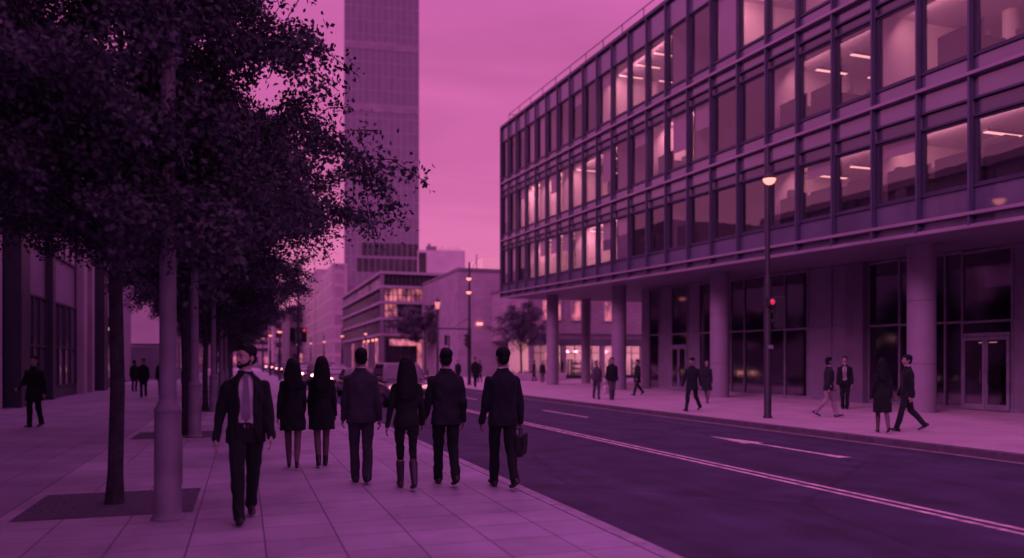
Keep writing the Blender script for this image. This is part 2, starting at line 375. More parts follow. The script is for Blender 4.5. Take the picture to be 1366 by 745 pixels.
    def fin(mb, v, sm=3, wr=0.0, zs=1.6):
        if s != 1.0: mb.v = [(p[0]*s, p[1]*s, p[2]*s) for p in mb.v]
        return remesh(mb, v, sm, wr, seed, 0.5, zs)
    obj('body', fin(b, min(vox, 0.0068 if detail else 0.009), 2), smat, root, smooth=True)
    # ---- shoes
    for sd in (1, -1):
        hip, knee, ank, rot = legs[sd]; m = MB()
        def P(p): return ank+rot @ Vector(p)
        if fem and not boots:
            m.cone(P((0, -0.045, -0.035)), P((0, 0.06, -0.060)), 0.033, 0.030); m.ball(P((0, 0.11, -0.066)), (0.036, 0.075, 0.017), 12, rot); m.cone(P((0, -0.055, -0.03)), P((0, -0.058, -0.076)), 0.020, 0.012, 8)
        else:
            m.cone(P((0, -0.035, -0.040)), P((0, 0.07, -0.052)), 0.040, 0.036); m.ball(P((0, 0.125, -0.058)), (0.043, 0.085, 0.026), 12, rot); m.ball(P((0, 0.05, -0.066)), (0.042, 0.125, 0.017), 12, rot); m.ball(P((0, -0.045, -0.062)), (0.036, 0.036, 0.021), 10, rot)
            if boots: m.cone(P((0, -0.01, -0.03)), ank+(knee-ank)*boots, 0.044, 0.060 if boots > 0.4 else 0.046)
        obj('shoe' if not boots else 'boot', fin(m, max(vox*0.7, 0.007), 1), c_shoe, root, smooth=True)
    # ---- lower clothing
    if bottom in ('trousers', 'cropped'):
        m = MB(); k = 0.90 if fem else 1.0
        m.loft([ering(T(z), wx*hips, wy, -0.01) for z, wx, wy in ((0.80, .15*k, .11), (0.88, .172*k, .128), (0.94, .167*k, .122), (1.00, .156*k, .116))])
        for sd in (1, -1):
            hip, knee, ank, rot = legs[sd]
            sl = 0.78 if bottom == 'cropped' else (0.9 if fem else 1.0)
            cuff = knee.lerp(ank, 0.30) if bottom == 'cropped' else ank+rot @ Vector((0, 0.012, -0.030))
            m.cone(hip+Vector((0, -0.012, 0.0)), knee, 0.098*k, 0.070*sl); m.cone(knee, knee.lerp(cuff, 0.5)+Vector((0, -0.012, 0)), 0.070*sl, 0.064*sl); m.cone(knee.lerp(cuff, 0.5)+Vector((0, -0.012, 0)), cuff, 0.065*sl, 0.060*sl)
        obj('trousers', fin(m, vox, 4, 0.0080, 1.0), c_bot, root, smooth=True)
    if tights:
        m = MB()
        for sd in (1, -1):
            hip, knee, ank, rot = legs[sd]
            m.cone(hip.lerp(knee, .4), knee, 0.073, 0.055); m.cone(knee, knee.lerp(ank, 0.35)+Vector((0, -0.012, 0)), 0.054, 0.056); m.cone(knee.lerp(ank, 0.35)+Vector((0, -0.012, 0)), ank, 0.055, 0.038)
        obj('tights', fin(m, max(0.010, vox*0.8), 2), c_tights, root, smooth=True)
    # ---- upper clothing
    hem = hem or (0.80 if not fem else 0.86)
    W_ = lambda z: None
    if not fem:
        prof = [(hem, .195, .150), (0.90, .188, .145), (1.00, .172, .130), (1.12, .172, .126), (1.25, .190, .132), (1.35, .194, .126), (1.405, .178, .106), (1.452, .132, .086), (1.495, .084, .072), (1.53, .066, .062)]
    else:
        prof = [(hem, .178, .140), (0.92, .176, .138), (1.02, .148, .116), (1.10, .142, .112), (1.25, .165, .125), (1.34, .166, .116), (1.395, .150, .094), (1.44, .110, .076), (1.48, .072, .064), (1.51, .060, .057)]
    if hem < 0.78:
        fl = 0.205 if fem else 0.20
        prof = [(hem, fl*1.04, .165), ((hem+0.9)/2, fl, .155)]+prof[1:]
    def yo(z): return -0.012+(0.0 if z < 1.2 else -0.006)
    zmin = prof[0][0]
    if top:
        m = MB()
        if open_front:
            zs = []; K = 22
            for i in range(K+1):
                z = zmin+(prof[-1][0]-zmin)*i/K
                j = max(q for q in range(len(prof)) if prof[q][0] <= z+1e-6); j2 = min(j+1, len(prof)-1)
                u = 0 if j2 == j else (z-prof[j][0])/(prof[j2][0]-prof[j][0])
                zs.append((z, prof[j][1]*(1-u)+prof[j2][1]*u, prof[j][2]*(1-u)+prof[j2][2]*u))
            N = 30; outer = []; inner = []
            for z, wx, wy in zs:
                v = (z-zmin)/(1.515-zmin)
                g = R(30*open_front*(1.30-0.75*v if v < 0.6 else 0.85+0.9*(v-0.6)))
                if v < .16: g += R(10)*(0.16-v)/.16
                o_, i_ = [], []
                for q in range(N+1):
                    a = g+(2*math.pi-2*g)*q/N; cx, sx = math.sin(a), math.cos(a)
                    X = math.copysign(abs(cx)**(2/2.3), cx); Y = math.copysign(abs(sx)**(2/2.3), sx)
                    o_.append((wx*X, wy*Y+yo(z)+0.004, T(z))); i_.append(((wx-0.026)*X, (wy-0.026)*Y+yo(z)+0.004, T(z)))
                outer.append(o_); inner.append(list(reversed(i_)))
            m.loft([a+b_ for a, b_ in zip(outer, inner)])
            for sgn in (0, -1):          # lapels
                pts = [Vector(outer[i][sgn])+Vector((0, 0.006, 0)) for i in range(int(K*.42), K, 2)]
                for p, q in zip(pts, pts[1:]):
                    w = 0.018; m.cone(p+Vector((0.012 if sgn == 0 else -0.012, 0, 0)), q+Vector((0.016 if sgn == 0 else -0.016, 0, 0)), w, w, 8)
        else:
            m.loft([ering(T(z), wx, wy, yo(z), 30) for z, wx, wy in prof])
        k = 0.84 if fem else 1.0
        for sd in (1, -1):
            S, E, W, d = A[sd]
            m.ball(S+Vector((-sd*0.03, 0, -0.004)), (0.066*k, 0.068*k, 0.060*k)); m.cone(S, E, 0.063*k, 0.056*k); m.cone(E, W+d*0.004, 0.057*k, 0.044*k)
        # collar
        m.lathe((0, -0.008, T(1.49 if not fem else 1.475)), [(0.080*hs, -0.01), (0.074*hs, 0.036), (0.062*hs, 0.038), (0.060*hs, -0.01)], 18)
        obj('jacket' if hem > 0.7 else 'coat', fin(m, vox, 5, 0.0085, .7), c_top, root, smooth=True)
        if shirt is not None:
            m = MB()
            if open_front:
                m.loft([ering(T(z), wx-0.034, wy-0.020, yo(z)+0.004, 26) for z, wx, wy in prof if z > 0.95])
                m.loft([ering(T(0.985), .146, .112, -0.01, 26), ering(T(1.02), .140, .108, -0.008, 26)])
            m.lathe((0, -0.004, T(1.515)), [(0.066*hs, -0.03), (0.064*hs, 0.030), (0.055*hs, 0.030), (0.055*hs, -0.03)], 18)
            for sd in (1, -1):
                S, E, W, d = A[sd]; mc = MB(); mc.cone(W-d*0.02, W+d*0.016, 0.036*k, 0.034*k); obj('shirt_cuff', fin(mc, max(0.008, vox*.7), 1), shirt, root, smooth=True)
            obj('shirt' if open_front else 'shirt_collar', fin(m, max(0.008, vox*.7), 2, 0.003), shirt, root, smooth=True)
        if tie:
            m = MB()
            pts = [(1.495, 0.018, 0.075), (1.47, 0.024, 0.086), (1.45, 0.018, 0.098), (1.30, 0.030, 0.118), (1.12, 0.042, 0.112), (1.05, 0.042, 0.106), (1.01, 0.004, 0.104)]
            m.loft([[(-w*s, yy*s, T(z)*s), (w*s, yy*s, T(z)*s), (w*s, (yy-0.02)*s, T(z)*s), (-w*s, (yy-0.02)*s, T(z)*s)] for z, w, yy in reversed(pts)])
            obj('tie', m, c_tie, root, world=False)
        if open_front:
            m = MB(); m.loft([ering(T(0.955)*s, .160*s, .120*s, -0.01*s, 26), ering(T(0.99)*s, .158*s, .119*s, -0.01*s, 26)])
            be = obj('belt', m, leather, root, world=False)
            m = MB(); m.box(-0.022*s, 0.022*s, 0.106*s, 0.115*s, T(0.957)*s, T(0.988)*s); obj('buckle', m, buckle_m, be, world=False)
    # ---- hair
    m = MB()
    if hair == 'short':
        m.ball(hd((0, -0.022, 1.714)), (0.089*hs, 0.101*hs, 0.093), 16, yaw); m.ball(hd((0, -0.046, 1.645)), (0.078*hs, 0.066, 0.078), 14, yaw)
        m.ball(hd((0.0, 0.052, 1.757)), (0.060, 0.044, 0.032), 10, yaw)
        for sd in (1, -1): m.cone(hd((sd*0.074, 0.012, 1.69)), hd((sd*0.072, 0.014, 1.65)), 0.014, 0.010, 8)
        hm = fin(m, 0.010, 3, 0.006)
    elif hair == 'cap':
        m.ball(hd((0, -0.010, 1.722)), (0.090, 0.104, 0.080), 16, yaw); m.ball(hd((0, -0.03, 1.67)), (0.083, 0.075, 0.07), 14, yaw)
        hm = fin(m, 0.012, 2, 0.004)
    else:
        m.ball(hd((0, -0.016, 1.705)), (0.097, 0.112, 0.098), 16, yaw)
        zz = T(hairlen)
        rings = []
        for u in np.linspace(0, 1, 9):
            c = hd((0, -0.045-0.02*u, 1.70)).lerp(Vector((0, -0.125, zz)), float(u)); c.z = T(1.72)*(1-u)+zz*u
            w = 0.096+0.050*math.sin(min(1, u*1.15)*math.pi*0.62)-0.05*max(0, u-0.82)/0.18; dp = 0.085-0.035*u
            rings.append(ering(c.z, w, dp, c.y, 20, 2.4, c.x))
        m.loft(list(reversed(rings)))
        for sd in (1, -1): m.cone(hd((sd*0.078, 0.025, 1.69)), hd((sd*0.095, -0.01, 1.54)), 0.026, 0.034, 8); m.cone(hd((sd*0.095, -0.01, 1.54)), Vector((sd*0.11, -0.05, T(1.40))), 0.034, 0.028, 8)
        hm = fin(m, 0.011, 3, 0.008, .12)
    obj('hair', hm, hair_m, root, smooth=True)
    if beard:
        m = MB()
        for sd in (1, -1):
            m.cone(hd((sd*0.070, 0.002, 1.64)), hd((sd*0.060, 0.02, 1.60)), 0.013, 0.017, 8); m.cone(hd((sd*0.060, 0.02, 1.595)), hd((sd*0.030, 0.070, 1.575)), 0.018, 0.022, 8)
            m.cone(hd((sd*0.008, 0.100, 1.612)), hd((sd*0.026, 0.090, 1.602)), 0.008, 0.008, 8)
        m.ball(hd((0, 0.074, 1.568)), (0.034, 0.026, 0.022), 10, yaw)
        obj('beard', fin(m, 0.007, 2, 0.003), hair_m, root, smooth=True)
    if detail:
        for sd in (1, -1):
            m = MB(); c = hd((sd*0.032, 0.088, 1.664)); m.ball(tuple(c*s), (0.013*s, 0.011*s, 0.008*s), 10, yaw); e = obj('eye', m, eye_m, root, world=False, smooth=True)
            m = MB(); c = hd((sd*0.032, 0.0965, 1.664)); m.ball(tuple(c*s), (0.0055*s, 0.004*s, 0.0055*s), 8, yaw); obj('pupil', m, pupil_m, e, world=False, smooth=True)
            m = MB(); m.cone(tuple(hd((sd*0.018, 0.094, 1.683))*s), tuple(hd((sd*0.048, 0.082, 1.686))*s), 0.005*s, 0.004*s, 6); obj('eyebrow', m, hair_m, root, world=False, smooth=True)
    Rz = Matrix.Rotation(rz, 3, 'Z')
    def hand(sd):
        S, E, W, d = A[sd]; return Vector((x, y, 0))+Rz @ ((W+d*0.085)*s)
    return root, hand

def face_cam(a, t): return math.atan2(a, -t)
g_far = 'people on the far pavement'; g_walk = 'office workers walking away along the near pavement'
person('bearded man in dark open suit, pale shirt and tie walking toward the camera', 0.02, 8.47, R(182), 1.79, look=-52, stride=0.62, lead='r', c_top=c_black, c_bot=c_black, open_front=0.66, shirt=c_pink, tie=True,
       skin_mat=skin_n, beard=True, detail=True, vox=0.0085, arms=(-8, 8), elbow=(16, 18), abd=(13, 8), seed=1, cat='person')
person('woman with straight hair in short black coat and bare legs, walking beside the taller woman', 0.71, 12.41, R(-4), 1.67, 'f', hem=0.62, bottom=None, c_top=c_black, hair='long', hairlen=1.27, stride=0.55, lead='l', skin_mat=skin_d, vox=0.010, arms=(3, -4), abd=(4, 10), elbow=(40, 12), group=g_walk, seed=42, tights=True)
person('woman with long full hair in short black coat and ankle boots, right beside another woman', 1.15, 12.54, R(-2), 1.69, 'f', hem=0.60, bottom=None, c_top=c_black, hair='long', hairlen=1.22, stride=0.4, lead='r', skin_mat=skin_d, vox=0.010, arms=(-6, 5), abd=(8, 6), group=g_walk, seed=3, boots=0.24, tights=True)
person('man in slate grey suit, the lightest suit among the four walking abreast', 1.49, 10.66, R(-3), 1.79, c_top=c_slate, c_bot=c_slate, stride=0.35, lead='l', vox=0.009, arms=(-8, 4), elbow=(10, 14), abd=(9, 8), group=g_walk, seed=4, bulk=0.96, shirt=c_pink)
person('long haired woman in black blazer, cropped trousers and grey boots between two suited men', 1.97, 9.96, R(-3), 1.68, 'f', hem=0.85, bottom='cropped', c_top=c_black, c_bot=c_black, hair='long', hairlen=1.21, stride=0.55, lead='l', vox=0.009, arms=(6, -8), elbow=(22, 14), abd=(11, 13), group=g_walk, seed=5, boots=0.62, c_shoe=boot_m)
person('empty handed man in charcoal suit between the long haired woman and the briefcase man', 2.52, 10.1, R(-2), 1.79, c_top=c_char, c_bot=c_black, stride=0.62, lead='l', vox=0.009, arms=(-10, 12), elbow=(26, 20), abd=(8, 9), group=g_walk, seed=6, shirt=c_pink)
r_, hand3 = person('man in dark suit with white collar carrying a briefcase nearest the road', 3.15, 9.62, R(-1), 1.80, c_top=c_navy, c_bot=c_black, stride=0.62, lead='l', vox=0.009, arms=(0, 5), elbow=(6, 12), abd=(9, 9), group=g_walk, seed=7, shirt=c_white, carry=1)

person('person in grey jacket and jeans strolling beside the man with a pale tote bag', 14.44, 31.02, face_cam(14.4, 31)+0.3, 1.66, c_top=c_grey, c_bot=c_denim, stride=0.5, lead='l', vox=0.016, group=g_far, seed=11, open_front=0.9, shirt=c_grey, arms=(10, -6))
r_, hand_t = person('man in black jacket and grey trousers carrying a pale tote bag', 14.80, 30.25, face_cam(14.8, 30)+0.15, 1.80, c_top=c_black, c_bot=c_grey, stride=0.4, lead='r', vox=0.016, group=g_far, seed=12, arms=(4, -5), carry=1, elbow=(6, 20))
r_, hand_h = person('person in dark overcoat with handbag by the second pillar, legs wide in stride', 17.89, 33.84, R(95), 1.74, c_top=c_black, c_bot=c_char, hem=0.66, stride=0.8, lead='l', vox=0.016, group=g_far, seed=13, arms=(-8, 10), carry=-1, bulk=1.05)
person('person in dark cap and padded coat crossing in front of the woman in skirt', 13.89, 22.49, face_cam(13.9, 22.5)-0.55, 1.77, c_top=c_navy, c_bot=c_navy, hem=0.72, hair='cap', stride=0.85, lead='r', vox=0.013, group=g_far, seed=14, arms=(8, -8), abd=(12, 16), bulk=1.1)
person('woman in flared dark coat and skirt behind the person in the cap', 17.23, 26.8, face_cam(17.2, 26.8)-0.2, 1.70, 'f', hem=0.52, bottom=None, c_top=c_char, hair='short', stride=0.6, lead='l', vox=0.014, group=g_far, seed=15, tights=True, elbow=(60, 20), arms=(10, -5))
person('man in open blazer and light trousers walking right of the lamp post', 16.18, 18.77, R(-118), 1.76, c_top=c_char, c_bot=c_khaki, stride=0.85, lead='l', vox=0.012, group=g_far, seed=16, open_front=1.05, shirt=c_white, arms=(-12, 14), skin_mat=skin_d, look=20)
person('man in black suit and tie facing the street beside the dark stone pier', 19.5, 21.85, face_cam(19.6, 21.9)-0.05, 1.80, c_top=c_black, c_bot=c_black, stride=0.1, lead='l', vox=0.012, group=g_far, seed=17, open_front=0.55, shirt=c_white, tie=True)
person('long haired woman in knee length black coat beside the striding man', 13.75, 14.23, R(-30), 1.70, 'f', hem=0.50, bottom=None, c_top=c_black, hair='long', hairlen=1.24, stride=0.6, lead='l', vox=0.011, group=g_far, seed=18, tights=True)
person('man in black suit striding left in front of the nearest pillar', 14.59, 14.35, R(58), 1.79, c_top=c_black, c_bot=c_char, stride=0.85, lead='l', vox=0.011, group=g_far, seed=19, arms=(8, -10), shirt=c_white, look=10)
person('tall person in dark coat, front one of three by the far lamp post', 14.0, 48.3, face_cam(14, 48)+.3, 1.92, c_top=c_black, c_bot=c_black, hem=0.6, stride=0.4, vox=0.02, group=g_far, seed=20)
person('person in dark coat standing left of the far lamp post', 16.1, 60.5, R(170), 1.75, c_top=c_black, c_bot=c_black, hem=0.7, stride=0.2, vox=0.02, group=g_far, seed=21)
person('person in dark jacket standing right of the trio by the far lamp post', 17.6, 59.5, R(120), 1.72, c_top=c_char, c_bot=c_black, stride=0.3, vox=0.02, group=g_far, seed=22)
person('slim person in dark jacket, left one of a pair by the fourth pillar', 22.01, 57.2, R(150), 1.70, c_top=c_char, c_bot=c_grey, stride=0.3, vox=0.02, group=g_far, seed=23)
person('person in black coat, right one of a pair by the fourth pillar', 22.55, 56.5, R(120), 1.76, c_top=c_black, c_bot=c_grey, hem=0.7, stride=0.4, vox=0.02, group=g_far, seed=24)
person('person in dark coat near the planter under the small tree', 22.9, 61.5, R(90), 1.74, c_top=c_black, c_bot=c_black, hem=0.7, stride=0.3, vox=0.022, group=g_far, seed=25)
person('person with long hair passing the lit shop front', 27.5, 66.5, R(90), 1.66, 'f', c_top=c_char, c_bot=c_black, hair='long', stride=0.5, vox=0.022, group=g_far, seed=26)
person('man in dark jacket waiting at the lit shop front', 30.0, 67.2, R(10), 1.76, c_top=c_black, c_bot=c_black, stride=0.1, vox=0.022, group=g_far, seed=27)
person('person in black coat walking alone beside the left building', -4.93, 22.34, R(160), 1.76, c_top=c_black, c_bot=c_black, hem=0.66, stride=0.35, vox=0.016, seed=30, arms=(12, -8), elbow=(50, 20), abd=(10, 12), group='people on the near pavement under the trees')
for i, (a, t, hgt, r, lb, ht) in enumerate(((-4.35, 39.6, 1.76, 175, 'dark coated person, left of the pair far along the near pavement', .7), (-3.55, 39.3, 1.80, 182, 'taller dark suited person, right of the pair far along the near pavement', .8),
                       (-1.9, 31.0, 1.74, 5, 'dark figure walking between the trees beyond the second grey post', .78), (-5.6, 47, 1.70, 0, 'smallest dark figure near the end of the left building', .6))):
    person(lb, a, t, R(r), hgt, c_top=c_black, c_bot=c_black, hem=ht, stride=0.4, vox=0.022, seed=31+i, group='people on the near pavement under the trees')

# bags held in hands
def bag(name, label, cat, at, rz, w, d, h, m, hd=0.10, soft=0.0):
    r = thing(name, label, cat, (at.x, at.y, at.z-hd-h+0.0), rz)
    b = MB(); b.bbox(-w/2, w/2, -d/2, d/2, 0, h, min(0.03, d*0.3)); obj('bag_body', b, m, r, world=False, smooth='auto')
    b = MB(); b.tube([(-w*.22, 0, h-0.01), (-w*.22, 0, h+hd*.7), (-w*.14, 0, h+hd), (w*.14, 0, h+hd), (w*.22, 0, h+hd*.7), (w*.22, 0, h-0.01)], 0.009, 8); obj('handle', b, leather, r, world=False, smooth='auto')
    return r
bc = bag('briefcase', 'black leather briefcase held by the man nearest the road', 'briefcase', hand3(1), R(62), 0.40, 0.11, 0.29, leather, 0.075)
b = MB(); b.bbox(-0.203, 0.203, -0.062, -0.052, 0.11, 0.285, 0.004); obj('flap', b, leather, bc, world=False)
for q in (-0.11, 0.11):
    b = MB(); b.box(q-0.014, q+0.014, -0.068, -0.0625, 0.10, 0.14); obj('clasp', b, buckle_m, bc, world=False)
bag('tote_bag', 'pale patterned tote bag hanging from the hand of the man in black jacket', 'bag', hand_t(1), R(20), 0.34, 0.12, 0.34, c_white, 0.16)
bag('handbag', 'dark handbag carried by the person in overcoat near the second pillar', 'bag', hand_h(-1), R(70), 0.30, 0.12, 0.24, leather, 0.12)
#SETTING
# ------------------------------------------------------------------ ground, road, markings
RZ = -0.126
def sheet(x0, x1, y0, y1, z):
    m = MB(); m.add([(x0, y0, z), (x1, y0, z), (x1, y1, z), (x0, y1, z)], [(0, 1, 2, 3)]); return m
struct('ground', sheet(-3000, 3000, -800, 4500, -0.20), ground_m)
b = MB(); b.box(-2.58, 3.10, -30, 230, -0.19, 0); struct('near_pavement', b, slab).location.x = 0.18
b = MB(); b.box(-9.18, -2.583, -30, 230, -0.19, 0); struct('building_side_pavement', b, tiled('paving_slabs_painted_shade', (0.26, 0.26, 0.34), (0.10, 0.10, 0.14), 0.645, 0.62, 0.009, 0.55, 0.10, 0.3, 0.5)).location.x = 0.18  # same slabs, vignette-like darkening painted into their colour
b = MB(); b.box(3.29, 3.44, -30, 230, -0.19, 0.004); struct('near_kerb', b, kerb_l)
nt = asphalt.node_tree; b_ = nt.nodes['Principled BSDF']; src = b_.inputs['Base Color'].links[0].from_socket
tc = nt.nodes.new('ShaderNodeTexCoord'); mp = nt.nodes.new('ShaderNodeMapping'); mp.inputs['Scale'].default_value = (1.6, .05, 1)
n1 = nt.nodes.new('ShaderNodeTexNoise'); n1.inputs['Scale'].default_value = 1.0; n1.inputs['Detail'].default_value = 4; n2 = nt.nodes.new('ShaderNodeTexNoise'); n2.inputs['Scale'].default_value = 55; n2.inputs['Detail'].default_value = 2
v = nt.nodes.new('ShaderNodeTexVoronoi'); v.feature = 'DISTANCE_TO_EDGE'; v.inputs['Scale'].default_value = .22; wv = nt.nodes.new('ShaderNodeMapRange'); wv.inputs['From Max'].default_value = .012; wv.inputs['To Min'].default_value = .6
r1 = nt.nodes.new('ShaderNodeMapRange'); r1.inputs['From Min'].default_value = .3; r1.inputs['From Max'].default_value = .7; r1.inputs['To Min'].default_value = .72; r1.inputs['To Max'].default_value = 1.3
r2 = nt.nodes.new('ShaderNodeMapRange'); r2.inputs['From Min'].default_value = .3; r2.inputs['From Max'].default_value = .7; r2.inputs['To Min'].default_value = .6; r2.inputs['To Max'].default_value = 1.4
nz = nt.nodes.new('ShaderNodeTexNoise'); nz.inputs['Scale'].default_value = 1.1; va = nt.nodes.new('ShaderNodeMixRGB'); va.inputs[0].default_value = .25
L = nt.links.new; L(tc.outputs['Object'], mp.inputs[0]); L(mp.outputs[0], n1.inputs['Vector']); L(tc.outputs['Object'], n2.inputs['Vector']); L(tc.outputs['Object'], nz.inputs['Vector']); L(tc.outputs['Object'], va.inputs[1]); L(nz.outputs['Color'], va.inputs[2]); L(va.outputs[0], v.inputs['Vector']); L(v.outputs['Distance'], wv.inputs['Value'])
L(n1.outputs['Fac'], r1.inputs['Value']); L(n2.outputs['Fac'], r2.inputs['Value']); cur = src
for o_ in (r1.outputs[0], r2.outputs[0], wv.outputs[0]):
    x_ = nt.nodes.new('ShaderNodeMixRGB'); x_.blend_type = 'MULTIPLY'; x_.inputs[0].default_value = 1; L(cur, x_.inputs[1]); L(o_, x_.inputs[2]); cur = x_.outputs[0]
L(cur, b_.inputs['Base Color'])
struct('road', sheet(3.44, 12.6, -40, 900, RZ), asphalt)
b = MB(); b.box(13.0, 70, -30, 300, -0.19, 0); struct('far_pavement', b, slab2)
b = MB(); b.box(12.75, 12.995, -30, 300, -0.19, 0.003); struct('far_kerb', b, kerb_m)
struct('gutter', sheet(12.52, 12.75, -30, 300, RZ+0.006), gutter_m)
b = MB()
for q in (7.47, 7.67): b.add([(q-.05, -30, RZ+.004), (q+.05, -30, RZ+.004), (q+.05, 300, RZ+.004), (q-.05, 300, RZ+.004)], [(0, 1, 2, 3)])
struct('double_centre_line', b, paint)
for t in (-1, 22.6, 35.0, 47, 59, 71, 83): struct('lane_dash', sheet(10.14, 10.28, t, t+3.9, RZ+.004), paint)
b = MB(); z = RZ+.004; x = 10.36
b.add([(x-.07, 12.3, z), (x+.07, 12.3, z), (x+.07, 14.3, z), (x-.07, 14.3, z)], [(0, 1, 2, 3)])
b.add([(x-.26, 14.302, z), (x+.26, 14.302, z), (x, 16.0, z)], [(0, 1, 2)]); b.add([(x-.16, 11.6, z), (x+.16, 11.6, z), (x+.07, 12.298, z), (x-.07, 12.298, z)], [(0, 1, 2, 3)])
struct('lane_arrow', b, paint)

TREE_T = [10.0, 18.93, 28, 37, 46, 55, 64, 73, 82, 91]
for t in TREE_T: struct('tree_pit', sheet(-2.25, -0.52, t-0.85, t+0.85, 0.004), soil)

# ------------------------------------------------------------------ the office block on columns
TK = [2.7, 4.4, 6.15, 7.9, 9.6, 11.1, 12.65, 14.38, 16.1, 17.84, 19.57, 21.33, 23.12, 24.85, 26.65, 28.55, 30.37, 32.27, 34.1, 36.0, 37.93, 39.8, 41.7, 43.65, 45.6, 47.55, 49.5, 51.45, 53.4, 55.2, 57.0]
NEAR = dict(bot=5.28, l1=5.62, b1=6.36, t1=8.25, m1=8.72, l2=9.38, b2=9.88, t2=12.15, m2=12.5, l3=12.95, b3=13.45, t3=16.2, roof=17.55)
FAR = dict(bot=6.47, l1=6.87, b1=7.44, t1=10.1, m1=10.4, l2=10.78, b2=11.2, t2=14.15, m2=14.6, l3=15.12, b3=15.5, t3=18.3, roof=19.4)
def lv(k, t):
    u = (t-16.1)/40.9; return NEAR[k]*(1-u)+FAR[k]*u
T0, T1 = TK[0], TK[-1]; FX = 18.6; BX = 42.0
office = thing('office_building', 'long glass office block raised on round columns above the far pavement', 'building', (FX, 30, 0))
def band(x0, x1, ka, kb, ta=T0, tb=T1, da=0.0, db=0.0):
    m = MB()
    m.hexa([(x0, ta, lv(ka, ta)+da), (x1, ta, lv(ka, ta)+da), (x1, tb, lv(ka, tb)+da), (x0, tb, lv(ka, tb)+da), (x0, ta, lv(kb, ta)+db), (x1, ta, lv(kb, ta)+db), (x1, tb, lv(kb, tb)+db), (x0, tb, lv(kb, tb)+db)])
    return m
for ka, kb in (('bot', 'l1'), ('l1', 'b1'), ('m1', 'l2'), ('l2', 'b2'), ('m2', 'l3'), ('l3', 'b3')): obj('spandrel', band(FX+.04, FX+.18, ka, kb, db=-.004), spandrel_m, office)
for ka, kb in (('t1', 'm1'), ('t2', 'm2')): obj('louvre', band(FX+.08, FX+.18, ka, kb, da=.0, db=-.004), lou_m, office)
obj('spandrel', band(FX+.04, FX+.18, 't3', 'roof', db=-.05), spandrel_m, office)
for k, h, p in (('l1', .09, .16), ('l2', .09, .16), ('l3', .09, .16), ('bot', .10, .12)): obj('ledge', band(FX-p, FX+.039, k, k, da=-h/2, db=h/2), ledge_m, office)
for k in ('b1', 't1', 'm1', 'b2', 't2', 'm2', 'b3', 't3'): obj('trim', band(FX-.02, FX+.039, k, k, da=-.03, db=.03), frame_m, office)
obj('parapet', band(FX-.12, FX+.5, 'roof', 'roof', da=-.04, db=.12), frame_m, office)
obj('roof', band(FX+.5, BX, 'roof', 'roof', da=-.3, db=-.1), roof_m, office)
m = band(FX+.185, 23.3, 'bot', 'bot', da=.02, db=.25); m2 = band(23.31, BX, 'bot', 'bot', da=.02, db=.25); obj('soffit', m, soffit_m, office); obj('soffit', m2, soffit_m, office)
for t in TK:
    m = MB(); m.box(FX-.13, FX-.005, t-.032, t+.032, lv('bot', t)+.02, lv('roof', t)-.05); m.box(FX-.03, FX-.002, t-.06, t+.06, lv('bot', t)+.1, lv('roof', t)-.1); obj('mullion', m, [fin_m], office)
for ta, tb in ((T0-.15, T0), (T1, T1+.15)):
    obj('end_wall', band(FX+.0, BX, 'bot', 'roof', ta, tb), spandrel_m, office)
obj('rear_wall', band(BX, BX+.2, 'bot', 'roof'), spandrel_m, office)
# windows, each with its pane
for r in (1, 2, 3):
    kb, kt = f'b{r}', f't{r}'
    for ta, tb in zip(TK, TK[1:]):
        if tb < 9.5 or (r == 3 and tb < 14): continue
        m = MB(); a, c = ta+.06, tb-.06; w = .035
        def q(t0, t1, k0, k1, d0, d1): m.hexa([(FX+.045, t0, lv(k0, t0)+d0), (FX+.13, t0, lv(k0, t0)+d0), (FX+.13, t1, lv(k0, t1)+d0), (FX+.045, t1, lv(k0, t1)+d0), (FX+.045, t0, lv(k1, t0)+d1), (FX+.13, t0, lv(k1, t0)+d1), (FX+.13, t1, lv(k1, t1)+d1), (FX+.045, t1, lv(k1, t1)+d1)])
        q(a-.06, a+w, kb, kt, .03, -.03); q(c-w-.05, c+.06, kb, kt, .03, -.03); q(a+w, c-w-.05, kb, kb, .03, .10); q(a+w, c-w-.05, kt, kt, -.10, -.03)
        f = obj('window', m, frame_m, office)
        m = MB(); x = FX+.085
        m.add([(x, a+w, lv(kb, a)+.10), (x, c-w-.05, lv(kb, c)+.10), (x, c-w-.05, lv(kt, c)-.10), (x, a+w, lv(kt, a)-.10)], [(3, 2, 1, 0)])
        obj('pane', m, pane_m, f)
